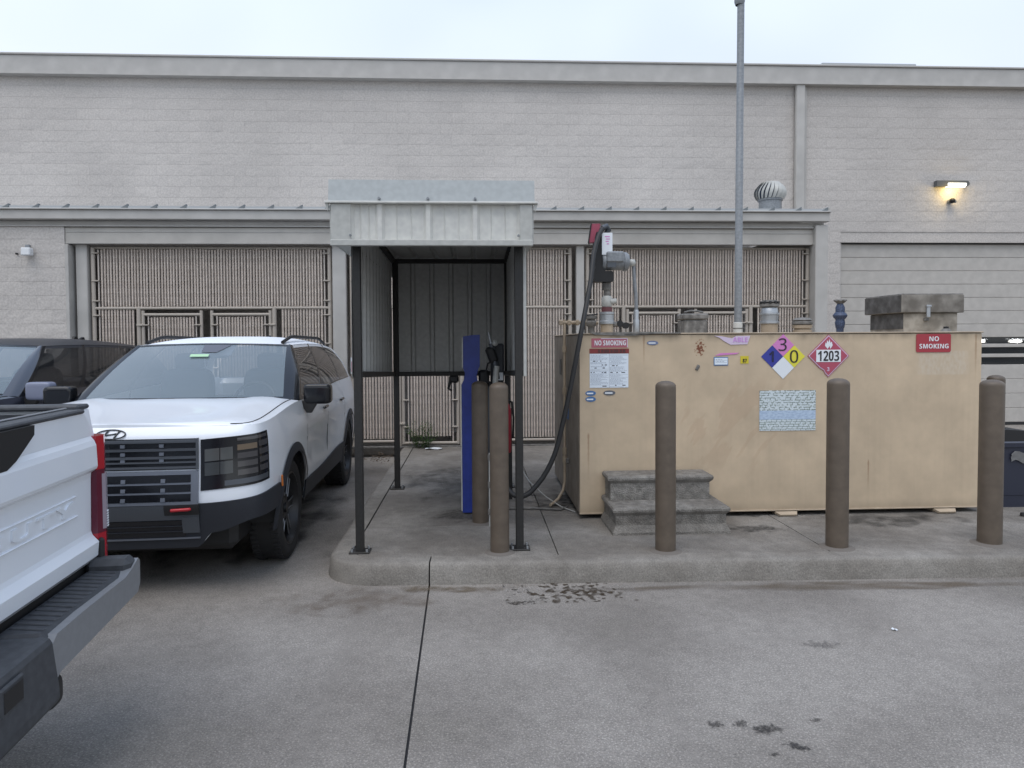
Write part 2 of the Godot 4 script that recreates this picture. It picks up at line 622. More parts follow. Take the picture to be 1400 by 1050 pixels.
# ---------------------------------------------------------------- ground, kerb and pad
func ground() -> void:
	struct("ground", MB.new().box(Vector3(0, -0.16, 0), Vector3(800, 0.2, 800)), M.earth)
	var lot := Node3D.new()
	lot.name = "pavement"
	lot.set_meta("kind", "structure")
	add_child(lot)
	var flat := Transform3D(Basis(Vector3(1, 0, 0), Vector3(0, 0, -1), Vector3(0, 1, 0)), Vector3(0, -0.055, 0))   # (x, -z) to the ground
	var jx := func(z): return -0.327 + 0.0166 * (z + 5.0)
	part("concrete_panel", MB.new().prism([Vector2(-40, -25), Vector2(jx.call(25.0) - 0.006, -25), Vector2(jx.call(-16.0) - 0.006, 16), Vector2(-40, 16)], 0.055, flat), M.lot, lot)
	part("concrete_panel", MB.new().prism([Vector2(40, -25), Vector2(jx.call(25.0) + 0.006, -25), Vector2(jx.call(-16.0) + 0.006, 16), Vector2(40, 16)], 0.055, flat), M.lot, lot)
	var js := MB.new()
	js.quad(Vector3(jx.call(25.0) - 0.02, -0.012, 25), Vector3(jx.call(25.0) + 0.02, -0.012, 25), Vector3(jx.call(-5.0) + 0.02, -0.012, -5), Vector3(jx.call(-5.0) - 0.02, -0.012, -5))
	part("joint_sealant", js, M.sealant, lot)
	# the raised pad with its kerb
	var pad := Node3D.new()
	pad.name = "kerbed_pavement"
	pad.set_meta("kind", "structure")
	add_child(pad)
	var fz := func(x): return -5.015 + 0.029 * (x + 0.87)
	var path := []
	for k in 12:
		path.append(Vector2(-1.10 + 0.0 * k, lerpf(-10.95, -5.40, k / 11.0)))
	for k in range(1, 10):
		var a := PI - PI / 2.0 * k / 10.0
		path.append(Vector2(-0.72 + 0.38 * cos(a), fz.call(-0.72) - 0.38 + 0.38 * sin(a)))
	for x in [-0.72, -0.55, -0.333, -0.323, 0.4, 1.2, 2.0, 2.70, 2.708, 3.6, 4.6, 5.7, 5.708, 8.0, 12.0]:
		path.append(Vector2(x, fz.call(x)))
	var prof := [Vector2(0.0, -0.02), Vector2(0.005, 0.04), Vector2(0.015, 0.10), Vector2(0.022, 0.128), Vector2(0.034, 0.142), Vector2(0.052, 0.149), Vector2(0.08, 0.15), Vector2(0.18, 0.15)]
	var cuts := [0, path.find(Vector2(-0.333, fz.call(-0.333))), path.find(Vector2(5.7, fz.call(5.7))), path.size() - 1]
	for c in 3:
		var i0: int = cuts[c] + (1 if c > 0 else 0)
		var i1: int = cuts[c + 1]
		var w := noise(1.3, 3, FastNoiseLite.TYPE_SIMPLEX, 40)
		var pt := func(u: float, j: float) -> Vector3:
			var fi := lerpf(i0, i1, u)
			var k := mini(int(fi), path.size() - 2)
			var p: Vector2 = path[k].lerp(path[k + 1], fi - k)
			var k0 := maxi(k - (1 if fi - k < 0.01 else 0), 0)
			var d: Vector2 = (path[k + 1] - path[k0]).normalized()
			var inw := Vector2(d.y, -d.x)
			var q: Vector2 = prof[int(round(j * (prof.size() - 1)))]
			var wob := 0.006 * w.get_noise_2d(p.x * 2.0 + p.y, q.y * 6.0) if q.x < 0.1 else 0.0
			return Vector3(p.x + inw.x * (q.x + wob), q.y + wob * 0.4, p.y + inw.y * (q.x + wob))
		var g := MB.new()
		g.grid((i1 - i0) * (4 if c else 1), prof.size() - 1, pt)
		for e in [0.0, 1.0]:   # close the ends at the joints
			var poly := []
			for j in prof.size():
				poly.append(pt.call(e, float(j) / (prof.size() - 1)))
			var last: Vector3 = poly[-1] - Vector3(0, 0.17, 0)
			for j in prof.size() - 1:
				if e == 0.0:
					g.tri(last, poly[j + 1], poly[j])
				else:
					g.tri(last, poly[j], poly[j + 1])
		part("kerb", g, M.kerb, pad)
	# panels inside the kerb, each a slab with worn edges
	for c in [[-0.911, 0.597, [-5.20, -6.02, -8.4, -10.9]], [0.605, 2.60, [-5.16, -6.36, -8.5, -10.9]], [2.609, 5.40, [-5.10, -8.5, -10.9]], [5.409, 12.0, [-5.0, -8.5, -10.9]]]:
		for k in c[2].size() - 1:
			var z0: float = c[2][k] - (0.004 if k else 0.0)
			var z1: float = c[2][k + 1] + 0.004
			if k == 0:   # the front edge follows the kerb
				var l: float = c[0]
				var r: float = c[1]
				var poly := [Vector2(r, -(fz.call(r) - 0.18)), Vector2(r, -z1), Vector2(l, -z1)]
				if l < 0.0:
					for a in 7:
						var an := PI - PI / 2 * a / 6.0
						poly.append(Vector2(-0.72 + 0.191 * cos(an), -(fz.call(-0.72) - 0.38 + 0.2 * sin(an))))
				else:
					poly.append(Vector2(l, -(fz.call(l) - 0.18)))
				part("slab_panel", MB.new().prism(poly, 0.15, Transform3D(flat.basis, Vector3.ZERO)), M.slab, pad)
			else:
				part("slab_panel", MB.new().box(Vector3((c[0] + c[1]) / 2, 0.075, (z0 + z1) / 2), Vector3(c[1] - c[0], 0.15, z0 - z1), 0.004), M.slab, pad)
	part("joint_bed", MB.new().box(Vector3(5.45, 0.06, -8.05), Vector3(12.8, 0.12, 5.6)), M.earth, pad)
	# oil, damp and dirt on the concrete, plus a broad dark patch below the SUV
	stain(Vector3(0.64, 0.003, -4.80), 0.90, 0.42, Color(0.25, 0.205, 0.15), 0.85, 51, 0.03, true)
	stain(Vector3(0.30, 0.003, -4.62), 0.30, 0.10, Color(0.20, 0.18, 0.16), 0.7, 57, 0.1, true)
	stain(Vector3(1.055, 0.003, -3.07), 0.11, 0.08, Color(0.22, 0.21, 0.20), 0.7, 61)
	stain(Vector3(1.165, 0.003, -3.07), 0.10, 0.07, Color(0.22, 0.21, 0.20), 0.7, 63, 0.6)
	stain(Vector3(1.27, 0.003, -3.02), 0.18, 0.10, Color(0.20, 0.19, 0.185), 0.8, 64)
	stain(Vector3(1.34, 0.003, -2.88), 0.15, 0.08, Color(0.18, 0.17, 0.175), 0.85, 65, -0.5)
	stain(Vector3(1.22, 0.003, -2.83), 0.06, 0.04, Color(0.17, 0.16, 0.15), 0.7, 66)
	stain(Vector3(1.93, 0.003, -3.86), 0.26, 0.14, Color(0.28, 0.27, 0.27), 0.35, 67)
	stain(Vector3(1.52, 0.003, -3.08), 0.08, 0.04, Color(0.2, 0.19, 0.18), 0.6, 68)
	stain(Vector3(-0.75, 0.003, -4.72), 1.3, 0.6, Color(0.42, 0.36, 0.30), 0.30, 71)
	stain(Vector3(2.6, 0.003, -4.78), 5.0, 0.22, Color(0.40, 0.35, 0.29), 0.5, 72, -0.029)
	stain(Vector3(-0.2, 0.003, -4.9), 1.2, 0.18, Color(0.42, 0.37, 0.30), 0.5, 75, -0.029)
	stain(Vector3(-2.2, 0.003, -7.0), 2.4, 3.6, Color(0.10, 0.10, 0.10), 0.55, 73)  # broad dark patch on the concrete beneath the white SUV
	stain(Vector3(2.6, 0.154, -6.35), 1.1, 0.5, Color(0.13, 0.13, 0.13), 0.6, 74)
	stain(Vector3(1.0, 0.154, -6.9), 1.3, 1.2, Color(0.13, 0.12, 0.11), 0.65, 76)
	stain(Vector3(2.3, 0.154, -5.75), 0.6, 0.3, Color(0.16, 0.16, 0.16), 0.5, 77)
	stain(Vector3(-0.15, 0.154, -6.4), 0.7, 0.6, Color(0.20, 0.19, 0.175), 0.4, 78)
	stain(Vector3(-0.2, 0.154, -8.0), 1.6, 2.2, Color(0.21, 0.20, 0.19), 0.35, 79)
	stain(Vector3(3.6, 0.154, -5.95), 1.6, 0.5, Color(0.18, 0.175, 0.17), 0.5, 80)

# ---------------------------------------------------------------- block walls
var block_meshes := {}
func block_mesh(w: float, h: float, k: int) -> ArrayMesh:
	var key := "%.4f %.4f %d" % [w, h, k]
	if not block_meshes.has(key):
		var f := noise(5.0, 3, FastNoiseLite.TYPE_SIMPLEX, 100 + k)
		var m := MB.new()
		var fn := func(u: float, q: float) -> Vector3:
			var edge := minf(minf(u, 1.0 - u) * w, minf(q, 1.0 - q) * h)
			var z := 0.0035 if edge < 0.001 else 0.005 + 0.013 * f.get_noise_2d(u * w * 1.6, q * h * 2.5)
			return Vector3((u - 0.5) * w, (q - 0.5) * h, z)
		m.grid(5, 3, fn)
		var a := Vector3(-w / 2, -h / 2, 0.0035)
		var b := Vector3(w / 2, -h / 2, 0.0035)
		var c := Vector3(w / 2, h / 2, 0.0035)
		var d := Vector3(-w / 2, h / 2, 0.0035)
		var z := Vector3(0, 0, -0.012)
		m.quad(a + z, b + z, b, a); m.quad(b, b + z, c + z, c); m.quad(d, c, c + z, d + z); m.quad(a + z, a, d, d + z)
		block_meshes[key] = m.mesh()
	return block_meshes[key]

func blocks(parent: Node, x0: float, x1: float, y0: float, y1: float, z: float, holes: Array, most: int) -> void:
	var j := 0.002
	var list := []
	var row := 0
	var y := y0
	while y < y1 - 0.02:
		var h := minf(0.2, y1 - y)
		var x := x0 - (0.2 if row % 2 else 0.0)
		while x < x1 - 0.01:
			var a := maxf(x, x0)
			var b := minf(x + 0.4, x1)
			var bits := [[a, b]]
			for r: Rect2 in holes:
				if y + h > r.position.y + 0.01 and y < r.end.y - 0.01:
					var nb := []
					for t in bits:
						if t[1] <= r.position.x or t[0] >= r.end.x:
							nb.append(t)
							continue
						if t[0] < r.position.x:
							nb.append([t[0], r.position.x])
						if t[1] > r.end.x:
							nb.append([r.end.x, t[1]])
					bits = nb
			for t in bits:
				if t[1] - t[0] > 0.03:
					list.append([Vector3((t[0] + t[1]) / 2, y + h / 2, z), t[1] - t[0] - 0.0015, h - j])
			x += 0.4
		y += 0.2
		row += 1
	list.sort_custom(func(p, q): return p[0].length_squared() < q[0].length_squared())
	var tones := [M.block, M.block_pale, M.block_dull]
	var counts := [0, 0, 0]
	var rest := []
	for t in 3:
		var st := SurfaceTool.new()
		st.begin(Mesh.PRIMITIVE_TRIANGLES)
		rest.append(st)
	for k in list.size():
		var m := block_mesh(snappedf(list[k][1], 0.0005), snappedf(list[k][2], 0.0005), rng.randi() % 7)
		var tone := 0 if rng.randf() < 0.6 else 1 + rng.randi() % 2
		if k < most:
			part("block", m, tones[tone], parent, list[k][0])
		else:
			counts[tone] += 1
			rest[tone].append_from(m, 0, Transform3D(Basis.IDENTITY, list[k][0]))
	if list.size() > most:
		for t in 3:
			if not counts[t]:
				continue
			stuff(part("blocks", rest[t].commit(), tones[t], parent))

func main_building() -> void:
	var b := thing("block_building", "tall pale painted block building with a flat metal roof edge", "building", Vector3.ZERO)
	var z := -13.6
	# backing wall with the door opening, 0.3 m thick
	part("wall", MB.new().box(Vector3(-1.45, 3.35, z - 0.16), Vector3(17.1, 6.7, 0.3)), M.block, b)
	part("wall", MB.new().box(Vector3(9.35, 5.15, z - 0.16), Vector3(4.5, 3.1, 0.3)), M.block, b)
	part("wall", MB.new().box(Vector3(13.8, 3.35, z - 0.16), Vector3(4.4, 6.7, 0.3)), M.block, b)
	part("wall", MB.new().box(Vector3(-9.85, 3.35, z - 8.0), Vector3(0.3, 6.7, 15.4)), M.block, b)
	part("wall", MB.new().box(Vector3(15.85, 3.35, z - 8.0), Vector3(0.3, 6.7, 15.4)), M.block, b)
	part("wall", MB.new().box(Vector3(3.0, 3.35, z - 15.85), Vector3(26, 6.7, 0.3)), M.block, b)
	part("floor", MB.new().box(Vector3(3.0, -0.001, z - 8.0), Vector3(25.4, 0.02, 15.4)), M.slab, b)
	blocks(b, -10.0, 13.0, 3.8, 6.6, z + 0.0, [Rect2(6.16, 0, 0.20, 9)], 200)
	blocks(b, 5.28, 7.10, 0.0, 3.8, z + 0.0, [], 90)
	var extra := MB.new()
	# flashing band and coping along the top
	part("fascia", MB.new().box(Vector3(3.0, 6.745, z + 0.05), Vector3(26.2, 0.33, 0.14), 0.012), M.trim, b)
	part("coping", MB.new().box(Vector3(3.0, 6.925, z + 0.03), Vector3(26.3, 0.035, 0.24), 0.008), M.trim, b)
	part("drip_edge", MB.new().box(Vector3(3.0, 6.572, z + 0.065), Vector3(26.2, 0.016, 0.18)), M.trim, b)
	part("roof", MB.new().box(Vector3(3.0, 6.78, z - 8.0), Vector3(26, 0.2, 15.9)), M.roof_metal, b)
	part("downspout", MB.new().box(Vector3(6.235, 4.9, z + 0.075), Vector3(0.17, 3.35, 0.10), 0.012), M.trim, b)
	part("downspout_flange", MB.new().box(Vector3(6.36, 4.9, z + 0.03), Vector3(0.06, 3.35, 0.03), 0.006), M.trim, b)
	part("roof_unit", MB.new().box(Vector3(9.82, 7.7, -18.3), Vector3(2.3, 1.62, 1.5), 0.03), M.roof_metal, b)
	part("roof_unit_lid", MB.new().box(Vector3(9.82, 8.535, -18.3), Vector3(2.4, 0.05, 1.6), 0.01), M.roof_metal, b)
	# overhead door: sections, window strips, seal
	var d := thing("overhead_door", "wide grey sectional overhead door with three dark window strips", "garage door", Vector3(9.35, 0, z - 0.13))
	var w := 4.46
	for k in 4:
		part("door_panel", MB.new().box(Vector3(0, 0.06 + 0.2875 * k + 0.1405, 0), Vector3(w, 0.2815, 0.05), 0.006), M.door, d)
	for k in 7:
		part("door_panel", MB.new().box(Vector3(0, 1.752 + 0.262 * k + 0.128, 0), Vector3(w, 0.257, 0.05), 0.006), M.door, d)
	part("bottom_seal", MB.new().box(Vector3(0, 0.03, 0), Vector3(w, 0.055, 0.045), 0.008), M.rubber, d)
	for q in [1.386, 1.585]:
		part("window_rail", MB.new().box(Vector3(0, q, 0), Vector3(w, 0.070, 0.05), 0.006), M.door, d)
	for q in [1.280, 1.485, 1.684]:
		for c in 4:
			part("pane", MB.new().box(Vector3(-w / 2 + w / 8 + c * w / 4, q, -0.005), Vector3(w / 4 - 0.004, 0.14, 0.006)), M.window_glass, d)
	part("frame", MB.new().box(Vector3(-w / 2 - 0.0, 1.8, 0.06), Vector3(0.03, 3.6, 0.06), 0.006), M.trim, d)
	part("header_shade", MB.new().box(Vector3(0, 3.590, 0.05), Vector3(w, 0.03, 0.05), 0.006), M.rubber, d)  # black strip drawn for the shadow line under the door head
	# the strip light that shows through the door
	for q in [[12.80, -17.6], [13.78, -17.6]]:
		var s := thing("tube_light", "lit tube light inside, seen through the top window strip" if q[0] < 13.0 else "lit tube light inside, half cut by the photo's edge", "light", Vector3(q[0], 1.655, q[1]), 0.0)
		part("housing", MB.new().box(Vector3(0, 0.06, 0), Vector3(0.42, 0.05, 0.14), 0.01), M.white, s)
		var e := mat(lin(0.8, 0.8, 0.78), 0.5)
		e.emission_enabled = true
		e.emission = lin(1.0, 0.97, 0.90)
		e.emission_energy_multiplier = 3.0
		part("lamp_tube", MB.new().box(Vector3(0, 0.0, 0), Vector3(0.38, 0.055, 0.05), 0.02), e, s)
		var o := OmniLight3D.new()
		o.light_energy = 0.5
		o.light_size = 0.05
		o.omni_range = 8.0
		o.omni_attenuation = 2.0
		o.shadow_enabled = true
		o.position = Vector3(0, -0.05, 0.08)
		s.add_child(o)
	# wall lamp over the door
	var l := thing("wall_lamp", "lit grey wall lamp glowing warm on the block wall", "wall lamp", Vector3(9.26, 4.72, z + 0.02))
	var prof := []
	for i in 9:
		var a := -PI / 2 + PI * i / 8.0
		prof.append(Vector2(0.27 + 0.055 * cos(a), 0.055 * sin(a)))
	prof.append(Vector2(-0.325, 0.055))
	prof.append(Vector2(-0.325, -0.055))
	part("housing", MB.new().prism(prof, 0.10), mat(lin(0.10, 0.105, 0.11), 0.5), l)
	var em := mat(lin(0.9, 0.9, 0.85), 0.4)
	em.emission_enabled = true
	em.emission = lin(1.0, 0.96, 0.86)
	em.emission_energy_multiplier = 2.2
	part("lamp_lens", MB.new().box(Vector3(0.075, -0.018, 0.102), Vector3(0.37, 0.05, 0.012), 0.005), em, l)
	part("lamp_lens", MB.new().box(Vector3(0.075, -0.058, 0.05), Vector3(0.37, 0.012, 0.07), 0.003), em, l)
	var o2 := OmniLight3D.new()
	o2.light_energy = 0.11
	o2.light_color = Color(1.0, 0.86, 0.52)
	o2.light_size = 0.10
	o2.omni_range = 6.0
	o2.omni_attenuation = 2.0
	o2.shadow_enabled = true
	o2.position = Vector3(-0.02, -0.14, 0.16)
	l.add_child(o2)
	var se := thing("motion_sensor", "small dark motion sensor on the wall under the lit lamp", "sensor", Vector3(9.25, 4.39, z + 0.02))
	part("base", MB.new().cyl(Vector3(0, 0, 0), Vector3(0, 0, 0.04), 0.045), M.pole, se)
	part("eye", MB.new().lathe([Vector2(0, -0.05), Vector2(0.035, -0.04), Vector2(0.055, 0), Vector2(0.035, 0.04), Vector2(0, 0.05)], 14, Transform3D(Basis(Vector3(1, 0, 0), -0.3), Vector3(0, 0, 0.09)), 80), M.black, se)
	part("visor", MB.new().box(Vector3(0.06, -0.01, 0.08), Vector3(0.05, 0.06, 0.05), 0.015), M.pole, se)

# ---------------------------------------------------------------- lean-to with the fenced store
func lean_to() -> void:
	var s := thing("lean_to_shed", "grey lean-to shed with metal fascia standing against the tall wall", "shed")
	var zf := -10.55
	# roof slab, gutter, beam
	var rise := 0.02
	var roof := MB.new()
	roof.box(Vector3(-2.39, 3.665, -12.0), Vector3(15.3, 0.04, 3.1), 0.0, Basis(Vector3(1, 0, 0), rise))
	part("roof", roof, M.roof_metal, s)
	for k in 40:
		var x := -9.8 + k * 0.405
		if x > 5.2:
			break
		part("roof_rib", MB.new().prism([Vector2(-0.045, -0.01), Vector2(0.05, -0.01), Vector2(0.05, 0.035), Vector2(0.02, 0.048), Vector2(0.005, 0.035)], 3.0, Transform3D(Basis(Vector3(1, 0, 0), rise), Vector3(x + 0.02, 3.655, -13.45))), M.roof_metal, s)
		part("rib_end_shade", MB.new().prism([Vector2(-0.055, -0.012), Vector2(0.052, 0.052), Vector2(0.052, 0.004), Vector2(0.02, -0.012)], 0.05, Transform3D(Basis.IDENTITY, Vector3(x + 0.02, 3.628, zf + 0.06))), M.rib_shade, s)  # dark wedge: shade in the open rib end made a solid piece
	part("rake_trim", MB.new().box(Vector3(5.27, 3.665, -12.0), Vector3(0.06, 0.10, 3.1), 0.008, Basis(Vector3(1, 0, 0), rise)), M.trim, s)
	part("gutter", MB.new().box(Vector3(-2.385, 3.53, zf + 0.06), Vector3(15.33, 0.135, 0.12), 0.01), M.trim, s)
	part("gutter_lip", MB.new().box(Vector3(-2.385, 3.605, zf + 0.075), Vector3(15.35, 0.02, 0.16), 0.006), M.trim, s)
	part("soffit_board", MB.new().box(Vector3(-2.40, 3.42, zf - 0.06), Vector3(15.3, 0.085, 0.1)), M.trim, s)
	part("soffit_ridge", MB.new().box(Vector3(-2.40, 3.385, zf - 0.02), Vector3(15.3, 0.018, 0.1), 0.004), M.trim, s)
	part("beam", MB.new().box(Vector3(-0.37, 3.26, zf - 0.10), Vector3(10.94, 0.225, 0.16), 0.008), M.beam, s)
	part("beam_groove", MB.new().box(Vector3(-0.37, 3.305, zf - 0.016), Vector3(10.90, 0.012, 0.01), 0.003), M.trim, s)
	part("beam_foot", MB.new().box(Vector3(-0.37, 3.145, zf - 0.06), Vector3(10.90, 0.016, 0.10), 0.004), M.trim, s)
	# right end column and jamb
	part("corner_post", MB.new().box(Vector3(5.185, 1.75, zf + 0.0), Vector3(0.19, 3.34, 0.14), 0.01), M.trim, s)
	part("jamb", MB.new().box(Vector3(5.135, 1.65, zf - 0.20), Vector3(0.06, 3.0, 0.25), 0.008), M.trim, s)
	part("end_wall", MB.new().box(Vector3(5.24, 1.75, -12.1), Vector3(0.06, 3.4, 2.9)), M.trim, s)
	part("end_wall", MB.new().box(Vector3(-9.95, 1.75, -12.1), Vector3(0.06, 3.5, 2.9)), M.trim, s)
	# left stretch of block wall
	part("wall", MB.new().box(Vector3(-7.92, 1.73, zf - 0.16), Vector3(4.16, 3.44, 0.28)), M.block, s)
	blocks(s, -10.0, -5.80, 0.0, 3.38, zf - 0.005, [], 150)
	part("jamb", MB.new().box(Vector3(-5.775, 1.57, zf - 0.13), Vector3(0.05, 3.12, 0.28), 0.006), M.trim, s)
	# steel posts between the fence bays
	for q in [[-5.63, 0.16], [-1.97, 0.20], [1.585, 0.12]]:
		part("post", MB.new().box(Vector3(q[0], 1.62, zf - 0.16), Vector3(q[1], 3.04, 0.12), 0.01), M.trim, s)
	part("sill", MB.new().box(Vector3(-0.3, 0.155, zf - 0.23), Vector3(10.9, 0.025, 0.24), 0.004), M.weathered, s)
	# turbine vent on the roof
	var t := thing("turbine_vent", "round galvanised turbine vent on the lean-to roof", "roof vent", Vector3(5.03, 3.73, -12.0))
	part("collar", MB.new().lathe([Vector2(0.19, 0), Vector2(0.185, 0.33), Vector2(0.205, 0.34), Vector2(0.205, 0.365), Vector2(0.18, 0.375)], 28), M.pole, t)
	part("drum", MB.new().lathe([Vector2(0.15, 0.37), Vector2(0.20, 0.43), Vector2(0.205, 0.52), Vector2(0.15, 0.61), Vector2(0, 0.64)], 24), M.pipe_blue, t)
	for k in 22:
		var a := TAU * k / 22
		var v := MB.new()
		v.grid(2, 8, func(u: float, q: float):
			var th := a + (u - 0.5) * 0.22 + 0.30 * (q - 0.5)
			var r := 0.17 + 0.095 * sin(PI * clampf(q * 0.86 + 0.12, 0, 1)) - 0.05 * q + 0.02 * u
			return Vector3(r * sin(th), 0.365 + 0.285 * q, r * cos(th)))
		part("fin", v, M.galv_trim, t)
	part("crown_cap", MB.new().lathe([Vector2(0.15, 0.615), Vector2(0.13, 0.65), Vector2(0, 0.665)], 24), M.galv_trim, t)
	# small wall light on the block wall at the left
	var l := thing("wall_light", "small unlit square wall light on the block wall", "wall light", Vector3(-6.28, 3.02, zf + 0.02))
	part("bracket", MB.new().box(Vector3(0, 0.06, 0.02), Vector3(0.06, 0.07, 0.05), 0.008), M.pole, l)
	part("housing", MB.new().box(Vector3(0.01, -0.01, 0.06), Vector3(0.125, 0.11, 0.10), 0.012), M.white, l)
	part("knob", MB.new().cyl(Vector3(-0.17, -0.03, -0.015), Vector3(-0.17, -0.03, 0.01), 0.014), M.black, l)

func pipe(a: Vector3, b: Vector3, r: float, m: Material, parent: Node, called := "pipe") -> MeshInstance3D:
	return part(called, MB.new().cyl(a, b, r, r, 10), m, parent)

var slat_mesh: ArrayMesh
func slats(parent: Node, x0: float, x1: float, y0: float, y1: float, z: float) -> void:   # one panel of slats behind a wire mesh
	if slat_mesh == null:
		var m := MB.new()
		m.lathe([Vector2(0.5, -0.5), Vector2(0.5, 0.5)], 8, Transform3D(Basis().scaled(Vector3(1, 1, 0.3)), Vector3.ZERO))
		slat_mesh = m.mesh()
	var count := int(round((x1 - x0) / 0.0425))
	for k in count:
		var o := part("slat", slat_mesh, M.slat if rng.randf() < 0.75 else M.slat_dull, parent, Vector3(lerpf(x0, x1, (k + 0.5) / count) + rng.randf_range(-0.002, 0.002), (y0 + y1) / 2 + rng.randf_range(-0.008, 0.004), z))
		o.scale = Vector3(0.031, y1 - y0 - 0.01, 0.03)
		o.rotation.z = rng.randf_range(-0.002, 0.002)
	var w := MB.new()
	var step := (x1 - x0) / count
	var hh := y1 - y0
	for dirn in [-1.0, 1.0]:
		var c: float = x0 - hh
		while c < x1 + hh:
			# the line x = c + dirn * t, y = y0 + t * 1.0
			var t0 := 0.0
			var t1 := hh
			if dirn > 0.0:
				t0 = maxf(0.0, x0 - c)
				t1 = minf(hh, x1 - c)
			else:
				t0 = maxf(0.0, c - x1)
				t1 = minf(hh, c - x0)
			if t1 - t0 > 0.02:
				var a := Vector3(c + dirn * t0, y0 + t0, z + 0.008 + 0.002 * dirn)
				var b := Vector3(c + dirn * t1, y0 + t1, z + 0.008 + 0.002 * dirn)
				w.tube([a, b], 0.0011, 3, false)
			c += step
	stuff(part("wire_mesh", w, M.wire, parent))

func collar(parent: Node, x: float, y: float, z: float, l := 0.10) -> void:
	part("tie_band", MB.new().box(Vector3(x, y, z + 0.02), Vector3(l, 0.018, 0.05), 0.004), M.fence_pipe, parent)

func fence_bay(label: String, x0: float, x1: float, gates: Array) -> Node3D:
	var f := thing("chain_link_fence", label, "fence", Vector3.ZERO, 0.0, "slatted chain-link bays under the lean-to")
	var z := -10.72
	var yt := 3.10
	var ym := 2.235
	for x in [x0, x1]:
		pipe(Vector3(x, 0.15, z), Vector3(x, yt, z), 0.03, M.fence_pipe, f, "post")
		var s := 1.0 if x == x0 else -1.0
		pipe(Vector3(x + s * 0.075, 0.2, z), Vector3(x + s * 0.075, yt - 0.03, z), 0.011, M.wire, f, "tension_bar")
		for y in [3.02, 2.62, 2.33, 2.12, 1.7, 1.2, 0.7, 0.3]:
			collar(f, x + s * 0.04, y, z)
	pipe(Vector3(x0, ym - 0.01, z), Vector3(x1, ym - 0.01, z), 0.021, M.fence_pipe, f, "rail")
	pipe(Vector3(x0, yt - 0.0, z - 0.03), Vector3(x1, yt, z - 0.03), 0.021, M.fence_pipe, f, "rail")
	slats(f, x0 + 0.10, x1 - 0.10, ym + 0.01, yt - 0.015, z)
	var cur := x0
	for g in gates + [[x1, x1]]:
		var a: float = cur
		var b: float = g[0]
		if b - a > 0.15:
			slats(f, a + 0.10, b - (0.10 if b == x1 else 0.06), 0.27, ym - 0.02, z)
			pipe(Vector3(a, 0.235, z), Vector3(b, 0.235, z), 0.02, M.fence_pipe, f, "rail")
		if b < x1:
			pipe(Vector3(b, 0.15, z), Vector3(b, ym, z), 0.032, M.fence_pipe, f, "post")
		if g[1] < x1:
			pipe(Vector3(g[1], 0.15, z), Vector3(g[1], ym, z), 0.032, M.fence_pipe, f, "post")
		cur = g[1]
	# gate leaves
	for g in gates:
		var leaves := [[g[0] + 0.06, g[2]], [g[3], g[1] - 0.06]] if g.size() > 3 else [[g[0] + 0.06, g[1] - 0.06]]
		for l in leaves:
			var q := node("gate", f)
			var a: float = l[0]
			var b: float = l[1]
			var gt := 2.13
			for x in [a, b]:
				pipe(Vector3(x, 0.19, z), Vector3(x, gt + 0.06, z), 0.024, M.fence_pipe, q, "upright")
				var s := 1.0 if x == a else -1.0
				for y in [1.98, 1.35, 0.85, 0.45]:
					collar(q, x + s * 0.045, y, z, 0.09)
				pipe(Vector3(x + s * 0.075, 0.22, z), Vector3(x + s * 0.075, gt, z), 0.010, M.wire, q, "tension_bar")
			for y in [gt, 0.205]:
				pipe(Vector3(a, y, z), Vector3(b, y, z), 0.022, M.fence_pipe, q, "rail")
			var hx: float = a if l == leaves[0] else b
			for y in [1.98, 0.5]:
				part("hinge", MB.new().box(Vector3(hx + (-0.03 if hx == a else 0.03), y, z + 0.01), Vector3(0.11, 0.03, 0.07), 0.006), M.fence_pipe, q)
			slats(q, a + 0.10, b - 0.10, 0.30, gt - 0.03, z)
	return f

